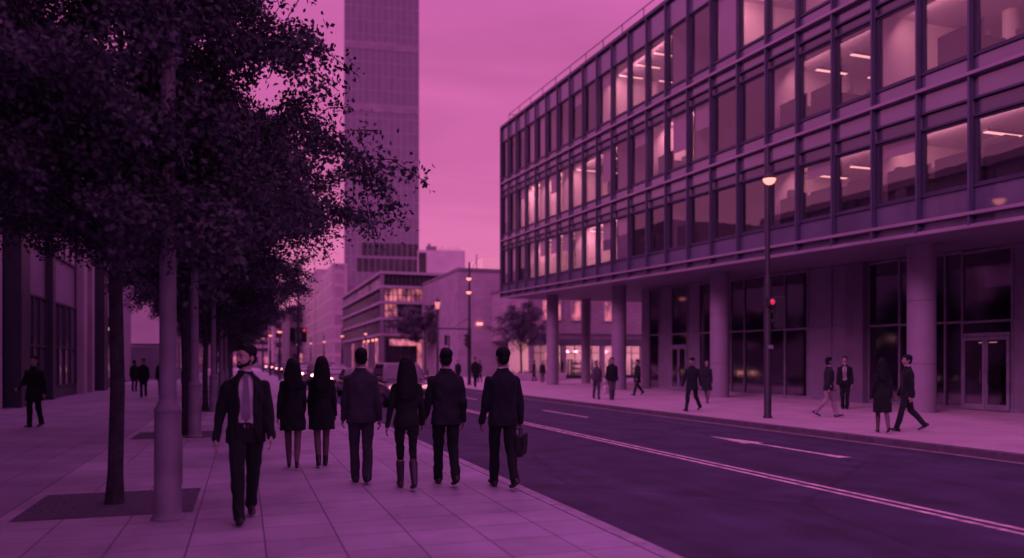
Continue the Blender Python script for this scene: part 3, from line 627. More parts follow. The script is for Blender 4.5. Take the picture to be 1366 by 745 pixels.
# rooms behind: floor slabs, ceilings, back walls, partitions, blinds, ceiling lights
RX = 26.5
for r in (1, 2, 3):
    kb, kt = f'b{r}', f't{r}'
    obj('ceiling', band(FX+.19, RX, kt, kt, da=.12, db=.16), ceil_m, office)
    obj('floor_slab', band(FX+.19, RX, kb, kb, da=-.40, db=-.10), carpet_m, office)
    obj('room_wall', band(RX, RX+.1, kb, kt, da=-.10, db=.12), room_m, office)
    rooms = []; i = 0; rr = random.Random(40+r)
    while i < len(TK)-1:
        n = rr.choice((2, 3, 3, 4)); j = min(len(TK)-1, i+n); rooms.append((i, j)); i = j
    for i, j in rooms:
        ta, tb = TK[i], TK[j]
        if i > 0: obj('partition', band(FX+.3, RX-.003, kb, kt, ta-.05, ta+.05, -.098, .118), room_m, office)
        if tb < 9: continue
        near = tb < 27
        lit = rr.random() < (0.9 if near else 0.62)
        if lit:
            for k in range(i, j):
                tm = (TK[k]+TK[k+1])/2
                for xx in ((20.8, 23.2) if near else (20.2, 22.6)):
                    if rr.random() < (.3 if near else .35): continue
                    zc = lv(kt, tm)+.118; m = MB(); m.bbox(xx-.7, xx+.7, tm-.08, tm+.08, zc-.19, zc-.10, .012); m.box(xx-.41, xx-.39, tm-.01, tm+.01, zc-.101, zc-.003); m.box(xx+.39, xx+.41, tm-.01, tm+.01, zc-.101, zc-.003)
                    h = obj('light_fitting', m, frame_m, office)
                    m = MB(); m.box(xx-.68, xx+.68, tm-.07, tm+.07, zc-.212, zc-.192); obj('light_tube', m, strip_m, h)
            ld = bpy.data.lights.new('unseen_room_lamp', 'AREA'); ld.shape = 'RECTANGLE'; ld.size = .5; ld.size_y = max(1.0, tb-ta-.8)  # unseen area lamp added at the window head, does the ceiling fittings' work
            ld.color = (1, 0.34, 0.44); ld.energy = (62 if near else 165)*(tb-ta)/5.0*rr.uniform(.6, 1.25)
            lo = bpy.data.objects.new('unseen_room_lamp', ld); col.objects.link(lo); lo.parent = office
            tm = (ta+tb)/2; lo.location = Vector((FX+.75, tm, lv(kt, tm)-.02))-office.location; lo.rotation_euler = (0, R(-52), 0)
        for k in range(i, j):
            if rr.random() < (.12 if near else .34):
                d = rr.choice((.25, .45, .7, .98)); t0, t1 = TK[k]+.16, TK[k+1]-.2; m = MB(); x = FX+.22
                z0, z1 = lv(kt, t0)-.05, lv(kt, t1)-.05; h0 = (lv(kt, t0)-lv(kb, t0)-.15)*d
                m.hexa([(x, t0, z0-h0), (x+.012, t0, z0-h0), (x+.012, t1, z1-h0), (x, t1, z1-h0), (x, t0, z0), (x+.012, t0, z0), (x+.012, t1, z1), (x, t1, z1)]); obj('blind', m, blind_m, office)
            if k % 4 == 1:
                t0 = TK[k]; z0 = lv(kb, t0)-.10; m = MB(); m.lathe((FX+3.6, t0, z0), [(.24, 0), (.24, lv(kt, t0)+.11-z0)], 14); obj('inner_column', m, room_m, office, smooth='auto')
# roof railing
m = MB(); tp = []
for t in np.arange(T1-.6, 8, -2.35):
    zr = lv('roof', t)+.02; m.tube([(19.0, t, zr), (19.0, t, zr+.95)], .022, 6); tp.append((19.0, t, zr+.95))
m.tube(tp, .026, 6); m.tube([(p[0], p[1], p[2]-.45) for p in tp], .014, 6)
m.tube([tp[0], (26, tp[0][1], tp[0][2])], .026, 6); obj('railing', m, iron_m, office)
# columns
def column(x, t, r, seg=36):
    h = lv('bot', t)+.019; g = h*.66; m = MB()
    prof = [(r, 0)]+[v for gg in (1.55, g) for v in ((r, gg-.02), (r-.018, gg-.012), (r-.018, gg+.012), (r, gg+.02))]+[(r, h)]
    m.lathe((x, t, 0.0), prof, seg); obj('column', m, column_m, office, smooth='auto')
for t in (8.7, 19.77, 31.15, 41.4, 51.8): column(20.7, t, .43)
column(24.9, 55.4, .36)
# ground floor glass front
LX = 23.3
LT = [(43.4, 42.44, 'solid'), (42.44, 41.26, 'glass'), (41.26, 39.8, 'panel'), (39.8, 38.11, 'door'), (38.11, 36.9, 'panel'), (36.9, 35.4, 'glass'), (35.4, 34.01, 'glass'), (34.01, 32.88, 'glass'), (32.88, 31.24, 'glass'), (31.24, 29.83, 'glass'), (29.83, 28.32, 'glass'),
      (28.32, 26.84, 'panel'), (26.84, 25.69, 'panel'), (25.69, 24.76, 'pier'), (24.76, 23.23, 'glass'), (23.23, 21.74, 'glass'), (21.74, 21.2, 'glass'), (21.2, 20.5, 'glass'), (20.5, 18.65, 'door'), (18.65, 18.25, 'panel'), (18.25, 16.5, 'glass'), (16.5, 14.7, 'glass'), (14.7, 12.9, 'glass'), (12.9, 11, 'glass'), (11, 9, 'glass'), (9, 7, 'panel'), (7, 5, 'glass'), (5, 2.7, 'panel')]
def ztr(t): return 2.95+.012*(t-18)
for tb, ta, k in LT:
    zt = lv('bot', ta)+.015
    if k in ('solid', 'pier'):
        m = MB(); d = .35 if k == 'pier' else .05; m.box(LX-d, LX+.3, ta, tb, 0, zt); obj('pier', m, stone_pier if k == 'pier' else panel_m, office); continue
    m = MB()
    for t in (ta, tb): m.box(LX-.07, LX+.05, t-.028 if t == tb else t, t if t == tb else t+.028, 0.0, zt)
    for z0, z1 in ((0.0, .12), (ztr(ta)-.04, ztr(ta)+.04), (zt-.1, zt)): m.box(LX-.055, LX+.04, ta+.028, tb-.028, z0+.002, z1)
    f = obj('shopfront_bay', m, pole_m, office)
    m = MB(); z0 = .12
    if k == 'door':
        z0 = ztr(ta)+.04
        d = MB(); tm = (ta+tb)/2
        for t0, t1 in ((ta+.06, tm-.01), (tm+.01, tb-.06)):
            for y0, y1, zz0, zz1 in ((t0, t0+.09, .03, 2.45), (t1-.09, t1, .03, 2.45), (t0+.09, t1-.09, .03, .22), (t0+.09, t1-.09, 2.34, 2.45)): d.box(LX-.12, LX-.06, y0, y1, zz0, zz1)
        d.box(LX-.14, LX-.05, ta+.03, tb-.03, 2.47, 2.58)
        do = obj('entrance_door', d, pole_m, office)
        d = MB()
        for s in (-.13, .13): d.tube([(LX-.17, tm+s, .9), (LX-.17, tm+s, 1.35)], .016, 8)
        obj('door_handle', d, buckle_m, do)
        d = MB(); d.box(LX-.095, LX-.085, ta+.15, tm-.1, .22, 2.34); d.box(LX-.095, LX-.085, tm+.1, tb-.15, .22, 2.34); obj('door_glass', d, lobby_m, do)
        m.box(LX-.01, LX, ta+.028, tb-.028, 2.58, ztr(ta)-.04)
    if k == 'panel': m.box(LX-.03, LX+.02, ta+.028, tb-.028, .12, ztr(ta)-.04)
    m.box(LX-.01, LX, ta+.028, tb-.028, ztr(ta)+.04, zt-.1)
    if k == 'glass': m.box(LX-.01, LX, ta+.028, tb-.028, .12, ztr(ta)-.04)
    obj('infill_panel' if k == 'panel' else 'pane', m, panel_m if k == 'panel' else lobby_m, f)
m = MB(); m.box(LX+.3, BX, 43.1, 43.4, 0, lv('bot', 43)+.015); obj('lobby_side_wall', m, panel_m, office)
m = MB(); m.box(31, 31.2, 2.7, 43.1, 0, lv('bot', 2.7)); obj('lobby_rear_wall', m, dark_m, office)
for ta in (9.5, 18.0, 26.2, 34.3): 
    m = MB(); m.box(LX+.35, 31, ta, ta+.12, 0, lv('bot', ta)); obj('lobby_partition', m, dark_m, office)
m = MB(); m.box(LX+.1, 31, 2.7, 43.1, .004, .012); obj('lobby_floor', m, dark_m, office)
for xx, t, z in ((25.2, 40.6, 4.75), (25.6, 38.9, 4.75), (26.5, 31.3, 2.6), (25.0, 21.0, 2.3), (26.0, 29.4, 2.5), (26.5, 13.5, 3.4)):
    m = MB(); m.box(xx-.06, xx+.06, t-.35, t+.35, z+.022, z+.07); h = obj('light_fitting', m, frame_m, office); m = MB(); m.box(xx-.05, xx+.05, t-.33, t+.33, z, z+.02); obj('light_tube', m, strip_m, h)
for nm, lb, x, t in (('reception_desk', 'dark reception desk inside the lobby behind the glass left of the lamp post', 25.6, 32.6), ('display_shelf', 'dark display shelf inside the lobby behind the glass right of the lamp post', 25.2, 29.0), ('display_shelf', 'dark display shelf inside the lobby next to the double entrance door', 25.0, 21.6)):
    r = thing(nm, lb, 'furniture', (x, t, .012)); m = MB()
    for z in (.35, .75, 1.05): m.box(-.3, .3, -.8, .8, z, z+.04)
    m.box(-.3, .3, -.86, -.8, 0, 1.3); m.box(-.3, .3, .8, .86, 0, 1.3); obj('carcass', m, furn_m, r, world=False)
    m = MB()
    for q in range(9): y = -.7+q*.17; m.box(-.1, .1, y, y+.1, .795, .95+.03*(q % 3))
    obj('contents', m, panel_m, r, world=False)
# office furniture seen behind the windows
def desk(t, r, x=19.5):
    k = f'b{r}'; z = lv(k, t)-.098
    lb = 'dark desk standing behind the lowest row of office windows' if r == 1 else 'dark desk standing behind the middle row of office windows'
    d = thing('office_desk', lb, 'desk', (x, t, z), 0, f'desks on office floor {"one" if r == 1 else "two"}'); m = MB(); m.box(-.4, .4, -.75, .75, .70, .74); obj('desk_top', m, furn_m, d, world=False)
    m = MB(); m.box(-.42, -.40, -.75, .75, .25, 1.22); obj('desk_screen', m, furn_m, d, world=False)
    for s in (-1, 1):
        m = MB(); m.box(-.35, .35, s*.70-.02, s*.70+.02, 0, .70); obj('leg', m, furn_m, d, world=False)
def monitor(t, r, x, dz=.74):
    z = lv(f'b{r}', t)-.098+dz; d = thing('computer_monitor', f'dark computer monitor on a desk behind the {"lowest" if r == 1 else "middle"} office windows', 'monitor', (x, t, z), rnd.uniform(-.6, .6), f'monitors on office floor {"one" if r == 1 else "two"}')
    m = MB(); m.bbox(-.02, .02, -.29, .29, .12, .50, .008); obj('screen', m, furn_m, d, world=False); m = MB(); m.box(-.015, .015, -.03, .03, .01, .2); m.box(-.1, .1, -.13, .13, 0, .012); obj('stand', m, furn_m, d, world=False)
def chair(t, r, x):
    z = lv(f'b{r}', t)-.098; d = thing('office_chair', f'dark high backed swivel chair behind the {"lowest" if r == 1 else "middle"} office windows', 'chair', (x, t, z), rnd.uniform(-2, 2), f'swivel chairs on office floor {"one" if r == 1 else "two"}')
    m = MB(); m.bbox(-.24, .24, -.24, .24, .44, .52, .03); obj('seat', m, furn_m, d, world=False); m = MB(); m.bbox(-.27, -.21, -.22, .22, .58, 1.25, .025); obj('backrest', m, furn_m, d, world=False)
    m = MB(); m.tube([(0, 0, .06), (0, 0, .44)], .03, 8)
    for q in range(5): a = q*1.2566; m.tube([(0, 0, .08), (.3*math.cos(a), .3*math.sin(a), .04)], .02, 6)
    obj('base', m, furn_m, d, world=False)
for t in (11.7, 13.5, 15.3, 17.0, 18.8, 20.5, 22.3, 24.0, 25.8, 29.5, 31.4, 35.1):
    desk(t, 1); monitor(t-.3, 1, 19.55); monitor(t+.42, 1, 19.6)
    monitor(t+.05, 1, 20.0); monitor(t-.62, 1, 19.9)
    if rnd.random() < .85: chair(t+rnd.uniform(-.3, .3), 1, 20.3)
for t in (16.9, 22.3, 24, 27.6, 33.2, 38.8): desk(t, 2); monitor(t+.1, 2, 20.2); chair(t-.3, 2, 21.0)
for i, (t, x, h, w) in enumerate(((12.5, 19.6, 1.55, .9), (16.15, 19.7, 1.5, .7), (19.7, 19.6, 1.35, .8), (24.9, 19.7, 1.6, .6))):
    lb = ('tall dark cabinet behind the rightmost lowest office windows', 'dark cabinet behind a lowest office window, second from the right', 'low wide dark cabinet behind a lowest window above the nearest pillar', 'dark cabinet behind a lowest window just right of the near lamp post')[i]
    d = thing('filing_cabinet', lb, 'cabinet', (x, t, lv('b1', t)-.098)); m = MB(); m.bbox(-.25, .25, -w/2, w/2, 0, h, .01); obj('carcass', m, furn_m, d, world=False)
    for q in range(4): m = MB(); z = .08+q*(h-.1)/4; m.box(-.268, -.252, -w/2+.02, w/2-.02, z, z+(h-.1)/4-.02); obj('drawer', m, furn_m, d, world=False)
#REST
# ------------------------------------------------------------------ building on the left
lb_ = thing('stone_building', 'purple grey stone building with dark pilasters along the near pavement', 'building', (-8, 20, 0))
LXX, LH = -8.0, 14.2
m = MB(); m.box(-24, LXX, -25, 61, 0, LH); obj('wall', m, wall_l, lb_)
m = MB(); m.box(-24, LXX+.45, -25.2, 61.2, LH+.003, LH+.5); obj('cornice', m, pil_p, lb_)
m = MB(); m.box(LXX+.003, LXX+.06, -25, 61, 0.0, .45); obj('plinth', m, pil_d, lb_)
for t0 in (-19.1, -1.8, 15.2, 32.4, 49.8):
    m = MB(); m.box(LXX+.062, LXX+.6, t0-.6, t0+.6, 0, LH-.01); obj('pilaster', m, pil_d, lb_)
    if t0 > 49: continue
    m = MB(); m.box(LXX+.062, LXX+.30, t0+5.7, t0+6.2, 0, LH-.01); obj('pilaster', m, pil_d, lb_)
    m = MB(); m.box(LXX+.062, LXX+.40, t0+12.0, t0+12.9, 0, LH-.01); obj('pilaster', m, pil_p, lb_)
    m = MB(); m.box(LXX+.062, LXX+.36, t0+14.6, t0+15.2, 0, LH-.01); obj('pilaster', m, pil_p, lb_)
    for a, c in ((1.1, 5.4), (6.5, 11.7), (13.1, 14.4)):
        for z0, z1, gm in ((.5, 4.3, mid_glass), (6.3, 9.3, far_glass_p), (10.3, 13.2, far_glass_p)):
            m = MB(); n = max(1, round((c-a)/1.2)); x0, x1 = LXX+.003, LXX+.13
            for q in range(n+1): y = t0+a+(c-a)*q/n; m.box(x0, x1, y-.05, y+.05, z0, z1)
            for z in (z0, z0+(z1-z0)*.45, z1-.08):
                for q in range(n): y0 = t0+a+(c-a)*q/n+.05; m.box(x0, x1-.01, y0, t0+a+(c-a)*(q+1)/n-.05, z+.002, z+.078)
            f = obj('window', m, frame_m if z0 > 1 else pil_d, lb_)
            m = MB(); m.box(LXX+.004, LXX+.05, t0+a+.05, t0+c-.05, z0+.08, z1-.08); obj('pane', m, gm, f)
for t, z in ((55.2, 3.6), (57.5, 3.2)):
    m = MB(); m.box(LXX+.14, LXX+.3, t-.3, t+.3, z, z+.18); obj('wall_lamp', m, strip_m, lb_)
for t in (53, 55.5, 58):
    m = MB(); m.box(LXX+.003, LXX+.12, t, t+1.9, .5, 4.4); f = obj('shop_window', m, pil_d, lb_); m = MB(); m.box(LXX+.122, LXX+.14, t+.1, t+1.8, .6, 4.3); obj('pane', m, far_glass, f)
fb = thing('corner_building', 'pale corner building with a lit front wall at the end of the near pavement', 'building', (-8, 75, 0))
m = MB(); m.box(-26, -6.0, 75, 150, 0, 17); obj('wall', m, mid_wall, fb)
m = MB(); m.box(-9.2, -6.5, 74.86, 74.997, 3.2, 7.6); f = obj('sign_board', m, conc_m, fb)
m = MB(); m.box(-9.2, -6.5, 74.9, 74.997, .3, 2.9); obj('window', m, mid_glass, fb)
for t in range(78, 148, 5):
    for z in (1, 5, 9, 13): m = MB(); m.box(-5.997, -5.93, t, t+3.2, z, z+2.4); obj('window', m, far_glass, fb)

# ------------------------------------------------------------------ street furniture
def grey_post(t, a, lb):
    r = thing('lamp_post', lb, 'lamp post', (a, t, 0), R(90), 'pale grey lamp posts on the near pavement')
    m = MB(); m.lathe((0, 0, 0), [(.165, 0), (.165, .015), (.150, .03), (.140, .06), (.134, .07), (.130, 1.10), (.136, 1.105), (.136, 1.13), (.128, 1.14), (.090, 1.22), (.086, 1.24)], 20); obj('base', m, pole_m, r, world=False, smooth='auto')
    m = MB(); m.lathe((0, 0, 0), [(.084, 1.24), (.080, 2.6), (.083, 2.605), (.083, 2.66), (.079, 2.665), (.066, 7.6), (.03, 7.68)], 20); obj('pole', m, pole_m, r, world=False, smooth='auto')
    m = MB(); m.bbox(-.045, .045, -.139, -.118, .35, .85, .008); obj('access_door', m, pole_m, r, world=False)
    m = MB(); m.tube([(0, 0, 7.4), (.5, 0, 7.75), (1.3, 0, 7.85)], [.04, .035, .03], 8); obj('arm', m, pole_m, r, world=False, smooth='auto')
    m = MB(); m.bbox(1.2, 1.9, -.14, .14, 7.80, 7.92, .03); h = obj('lamp_head', m, iron_m, r, world=False); m = MB(); m.box(1.28, 1.82, -.1, .1, 7.785, 7.797); obj('lens', m, sigoff_m, h, world=False)
for i, (t, a) in enumerate(((8.84, -.74), (18.31, -1.0), (27.9, -.95), (37.4, -.95), (46.9, -.95))):
    grey_post(t, a, 'pale grey lamp post with thick base, '+('nearest, left of the bearded man', 'second from the camera', 'third from the camera', 'fourth from the camera', 'farthest of its row')[i])
def dome(m_cap, m_globe, c, r=.185):
    m_cap.lathe(c, [(r*1.08, -.005), (r*1.1, .02), (r*.75, .09), (r*.3, .14), (.03, .2)], 18)
    m_globe.lathe(c, [(.02, -r*.95), (r*.45, -r*.86), (r*.78, -r*.6), (r*.96, -r*.25), (r, -.006)], 18)
def street_lamp(name, lb, a, t, top, lamps, r0, r1, zstep, off):
    r = thing(name, lb, 'street lamp', (a, t, 0)); m = MB()
    m.lathe((0, 0, 0), [(r0*1.25, 0), (r0*1.25, .04), (r0, .08), (r0, zstep), (r1*1.2, zstep+.12), (r1, zstep+.2), (r1*.8, top), (.02, top+.12)], 16); obj('pole', m, iron_m, r, world=False, smooth='auto')
    for z in lamps:
        m = MB(); m.tube([(0, 0, z+.34), (off[0]*.6, off[1]*.6, z+.36), (off[0], off[1], z+.2)], .022, 6); cp = MB(); gl = MB(); dome(cp, gl, (off[0], off[1], z))
        o = obj('bracket', m, iron_m, r, world=False, smooth='auto'); obj('lamp_cap', cp, iron_m, o, world=False, smooth='auto'); obj('lamp_globe', gl, lamp_m, o, world=False, smooth=True)
    return r
def signal_head(r, c, rz, lit, world=False):
    M = Matrix.Translation(c) @ Matrix.Rotation(rz, 4, 'Z')
    def tr(mb): mb.v = [tuple(M @ Vector(p)) for p in mb.v]; return mb
    m = MB(); m.bbox(-.15, .15, 0, .2, -.45, .45, .03)
    for z in (.28, 0, -.28): m.tube([(0, 0, z+.13), (0, -.16, z+.14)], .005, 5); m.loft([[(.12*math.cos(a), y, z+.12*math.sin(a)) for a in np.linspace(0, math.pi, 9)]+[(.11*math.cos(a), y, z+.11*math.sin(a)) for a in np.linspace(math.pi, 0, 9)] for y in (0.0, -.15)])
    h = obj('signal_head', tr(m), iron_m, r, world=False)
    for z, k in ((.28, 'r'), (0, 'a'), (-.28, 'g')):
        m = MB(); m.lathe((0, 0, z), [(.105, -.012), (.08, -.03), (.02, -.04)], 14, 'Y'); obj('signal_lens', tr(m), red_m if k == lit else (lamp_m if lit == 'w' and k == 'g' else sigoff_m), h, world=False, smooth=True)
L1 = street_lamp('street_lamp', 'tall dark lamp post with one glowing dome and a red signal on the far pavement', 14.3, 19.1, 7.75, (6.86,), .105, .07, 3.9, (-.06, -.16))
signal_head(L1, (.32, -.02, 3.05), face_cam(14.3, 19)+.5, 'r')
m = MB(); m.tube([(0, 0, 3.35), (.3, .05, 3.38)], .025, 6); m.tube([(0, 0, 2.75), (.3, .05, 2.75)], .025, 6); obj('signal_bracket', m, iron_m, L1, world=False)
m = MB(); m.bbox(-.1, .14, -.2, -.07, 3.2, 3.48, .02); h = obj('pedestrian_signal', m, iron_m, L1, world=False); m = MB(); m.lathe((.02, -.2, 3.34), [(.085, -.003), (.06, -.02), (.01, -.026)], 12, 'Y'); obj('signal_lens', m, red_m, h, world=False, smooth=True)
m = MB(); m.bbox(-.07, .07, -.18, -.095, 1.98, 2.1, .02); obj('push_button_box', m, pole_m, L1, world=False)
L2 = street_lamp('street_lamp', 'dark lamp post with two glowing domes one above the other and a signal arm', 14.92, 53.0, 8.5, (7.45, 6.5), .13, .085, 3.9, (-.10, -.22))
m = MB(); m.tube([(0, 0, 3.9), (-2.6, .3, 3.95)], .045, 8); m.tube([(0, 0, 4.7), (-1.2, .15, 3.95)], .02, 6); obj('signal_arm', m, iron_m, L2, world=False, smooth='auto')
signal_head(L2, (-2.5, .1, 3.45), face_cam(15, 53), 'n'); signal_head(L2, (-.28, -.1, 3.1), face_cam(15, 53)+1.2, 'n')
L3 = street_lamp('street_lamp', 'dark lamp post with a square lit lantern in front of the stone clad wall', 17.5, 73.3, 6.3, (), .12, .09, 3.0, (0, 0))
m = MB(); m.lathe((0, 0, 6.42), [(.17, .25), (.30, .85), (.29, .9)], 6); lan = obj('lantern', m, shopglow_m, L3, world=False); m = MB(); m.lathe((0, 0, 7.38), [(.36, -.05), (.33, .0), (.08, .2), (.03, .35)], 6); obj('lantern_roof', m, iron_m, lan, world=False)
m = MB()
for q in range(6): a = q*math.pi/3; m.tube([(.18*math.cos(a), .18*math.sin(a), 6.6), (.31*math.cos(a), .31*math.sin(a), 7.33)], .02, 5)
obj('lantern_frame', m, iron_m, lan, world=False)
L4 = street_lamp('street_lamp', 'slim lamp post with single glowing dome at the far kerb before the glass corner building', 13.5, 92.9, 6.0, (4.95,), .10, .06, 3.0, (0, -.2))
for i, (a, t, h, lb) in enumerate(((13.5, 116, 5.4, 'slim far street lamp beyond the glass corner building entrance'), (13.4, 142, 5.2, 'slim far street lamp before the far end of the glass corner building'), (13.5, 172, 5.6, 'slim far street lamp beside the long gridded office block'), (13.5, 215, 6.2, 'most distant slim street lamp along the gridded office block'), (3.0, 72, 4.3, 'slim street lamp at the near kerb among the far trees'), (3.0, 98, 4.8, 'slim street lamp at the near kerb beyond the far trees'), (3.0, 135, 5.5, 'most distant slim street lamp at the near kerb'))):
    c = copy_tree(L4); c.location = (a, t, 0); c['label'] = lb; k = 1.0+t/300; c.scale = (k, k, h/4.95)
TS = thing('signal_mast', 'tall slim mast with red traffic signal at the near kerb', 'traffic signal', (3.12, 49, 0)); m = MB(); m.lathe((0, 0, 0), [(.12, 0), (.09, .1), (.085, 2), (.06, 6.8), (.01, 6.9)], 12); obj('pole', m, iron_m, TS, world=False, smooth='auto')
signal_head(TS, (.34, -.05, 3.25), R(8), 'r'); signal_head(TS, (-.34, -.05, 3.25), R(-20), 'n'); m = MB(); m.tube([(-.3, 0, 3.5), (.3, 0, 3.5)], .03, 6); m.tube([(-.3, 0, 3.0), (.3, 0, 3.0)], .03, 6); obj('signal_bracket', m, iron_m, TS, world=False)
TS2 = thing('signal_post', 'short signal post with white light beside the far lamp post', 'traffic signal', (16.9, 66.5, 0)); m = MB(); m.lathe((0, 0, 0), [(.09, 0), (.07, .1), (.06, 3.9)], 10); obj('pole', m, iron_m, TS2, world=False, smooth='auto'); signal_head(TS2, (-.3, -.08, 3.5), face_cam(17, 66), 'w')
m = MB(); m.tube([(0, 0, 3.7), (-.3, 0, 3.7)], .025, 6); obj('signal_bracket', m, iron_m, TS2, world=False)
pl = thing('planter', 'long low stone planter wall beneath the small tree by the fourth pillar', 'planter', (23.6, 64.3, 0)); m = MB(); m.bbox(-1.9, 3.2, -.45, .45, 0, .62, .05); obj('trough', m, conc_m, pl, world=False)
m = MB()
for q in range(150):
    p = Vector((rnd.uniform(-1.8, 3.1), rnd.uniform(-.35, .35), .62)); d = Vector((rnd.uniform(-.5, .5), rnd.uniform(-.5, .5), 1)).normalized()*rnd.uniform(.15, .4); sd = d.cross(Vector((rnd.random(), rnd.random(), 0))).normalized()*.03; m.add([p-sd, p+sd, p+d], [(0, 1, 2)])
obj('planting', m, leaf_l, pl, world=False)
for i, (a, t) in enumerate(((14.1, 62.5), (14.1, 65.0), (14.1, 67.5), (14.1, 70))):
    r = thing('bollard', 'dark cast bollard in the row along the far kerb past the far lamp post', 'bollard', (a, t, 0), 0, 'bollards along the far kerb'); m = MB(); m.lathe((0, 0, 0), [(.10, 0), (.10, .05), (.075, .08), (.07, .85), (.085, .87), (.085, .92), (.05, 1.0), (.01, 1.03)], 12); obj('post', m, iron_m, r, world=False, smooth='auto')

# ------------------------------------------------------------------ trees
def tree_meshes(seed, trunk_h, crown_c, crown_r, n_limb, n_leaf, leaf, r_trunk, top, droop=.35, extra=(), nq=3, sprd=.15, gam=1.6):
    g = random.Random(seed); tw = MB(); tips = []
    lean = Vector((g.uniform(-.1, .1), g.uniform(-.1, .1), 0))
    path = [Vector((0, 0, -.05)), Vector((0.01, 0, .35)), Vector((.03, .02, trunk_h*.5)), Vector((0, .05, trunk_h))]+[Vector((lean.x*k, lean.y*k, trunk_h+(top-trunk_h)*k*.25)) for k in (1, 2, 3)]
    tw.tube(path, [r_trunk*1.35, r_trunk*1.02, r_trunk*.95, r_trunk*.88, r_trunk*.6, r_trunk*.38, r_trunk*.15], 10)
    for i in range(n_limb+len(extra)):
        u = (i+.5)/n_limb if i < n_limb else .15; az = i*2.399+g.uniform(-.4, .4); zb = trunk_h*.92+(top-trunk_h)*.55*u
        el = -.14+1.28*u+g.uniform(-.15, .15)
        tgt = Vector((crown_c[0]+crown_r[0]*math.cos(az)*math.cos(el), crown_c[1]+crown_r[0]*math.sin(az)*math.cos(el), crown_c[2]+crown_r[1]*math.sin(el)))*1.0
        tgt = Vector((0, 0, zb)).lerp(tgt, g.uniform(.82, 1.08))
        if i >= n_limb: tgt = Vector(extra[i-n_limb])
        p0 = Vector((lean.x*u*2, lean.y*u*2, zb)); mid = p0.lerp(tgt, .5)+Vector((g.uniform(-.25, .25), g.uniform(-.25, .25), .45*(1-u)+.1))
        pts = []; 
        for k in range(7):
            v = k/6; p = p0*(1-v)**2+mid*2*v*(1-v)+tgt*v*v; p.z -= droop*v**4; pts.append(p)
        rr = r_trunk*.42*(1-.4*u); tw.tube(pts, [rr*(1-.86*k/6) for k in range(7)], 6)
        L = (tgt-p0).length
        for k in range(2, 7):
            for q in range(nq if k < 6 else nq+1):
                d = (pts[k]-pts[k-1]).normalized(); rv = Vector((g.gauss(0, 1), g.gauss(0, 1), g.gauss(0, .75)))
                e = pts[k]+(d*.55+rv.normalized()*.9).normalized()*L*g.uniform(.16, .36); m1 = pts[k].lerp(e, .5)+Vector((0, 0, .07))
                e.z -= .10
                tw.tube([pts[k], m1, e], [rr*.3, rr*.2, .006], 4); tips.append((pts[k], m1, e))
    rs = np.random.RandomState(seed); V = []; nt = len(tips); per = max(1, n_leaf//nt)
    P = np.array([[list(a), list(b), list(c)] for a, b, c in tips])
    wt = rs.gamma(gam, 1, nt); wt = np.maximum(2, (wt/wt.mean()*per)).astype(int)
    idx = np.repeat(np.arange(nt), wt); n = len(idx); v = rs.uniform(.1, 1.0, n)[:, None]
    p = P[idx, 0]*(1-v)**2+P[idx, 1]*2*v*(1-v)+P[idx, 2]*v*v+rs.normal(0, sprd, (n, 3))*np.array([1, 1, .8])
    d = rs.normal(0, 1, (n, 3)); d[:, 2] -= .35; d /= np.linalg.norm(d, axis=1)[:, None]
    s = np.cross(d, rs.normal(0, 1, (n, 3))); s /= np.linalg.norm(s, axis=1)[:, None]; nn = np.cross(d, s)
    ln = (leaf*rs.uniform(.65, 1.25, n))[:, None]; w = ln*.30
    vs = np.stack([p, p+d*ln*.5+s*w+nn*w*.35, p+d*ln, p+d*ln*.5-s*w+nn*w*.35], 1).reshape(-1, 3)
    me = bpy.data.meshes.new('crown'); me.vertices.add(n*4); me.vertices.foreach_set('co', vs.astype(np.float32).ravel())
    me.loops.add(n*6); me.polygons.add(n*2)
    base = np.arange(n)[:, None]*4; li = np.concatenate([base+np.array([[0, 1, 2]]), base+np.array([[0, 2, 3]])], 1).ravel()
    me.loops.foreach_set('vertex_index', li.astype(np.int32)); me.polygons.foreach_set('loop_start', (np.arange(n*2)*3).astype(np.int32)); me.polygons.foreach_set('loop_total', np.full(n*2, 3, np.int32))
    me.update(); me.validate()
    return tw, me
tw, cr = tree_meshes(5, 2.7, (-.5, 0, 4.95), (2.7, 2.5), 22, 112000, .076, .082, 7.8, extra=((2.6, -1.1, 4.25), (1.7, -1.5, 3.8), (-1.6, -1.6, 5.4), (-2.4, -1.0, 6.0), (.5, -1.9, 3.5), (.9, -1.6, 4.3), (.2, -2.3, 4.5), (-.9, -2.0, 3.7), (.7, -2.2, 5.3), (-2.0, -1.7, 3.9), (-3.2, -.8, 4.2), (-3.4, .5, 5.2), (1.2, -1.9, 3.3)), nq=5, sprd=.095, gam=1.4)
big = thing('street_tree', 'nearest leafy street tree with slim dark trunk, its crown filling the upper left', 'tree', (-1.40, TREE_T[0], 0), 0, 'street trees along the near pavement')
obj('trunk', tw, bark_m, big, world=False, smooth='auto'); obj('crown', cr, leaf_m, big, world=False)
tw2, cr2 = tree_meshes(17, 2.9, (0, 0, 5.0), (3.2, 2.6), 28, 120000, .092, .11, 8.2, nq=4, sprd=.13)
b2 = None
ORD = ['nearest', 'second', 'third', 'fourth', 'fifth', 'sixth', 'seventh', 'eighth', 'ninth', 'tenth']
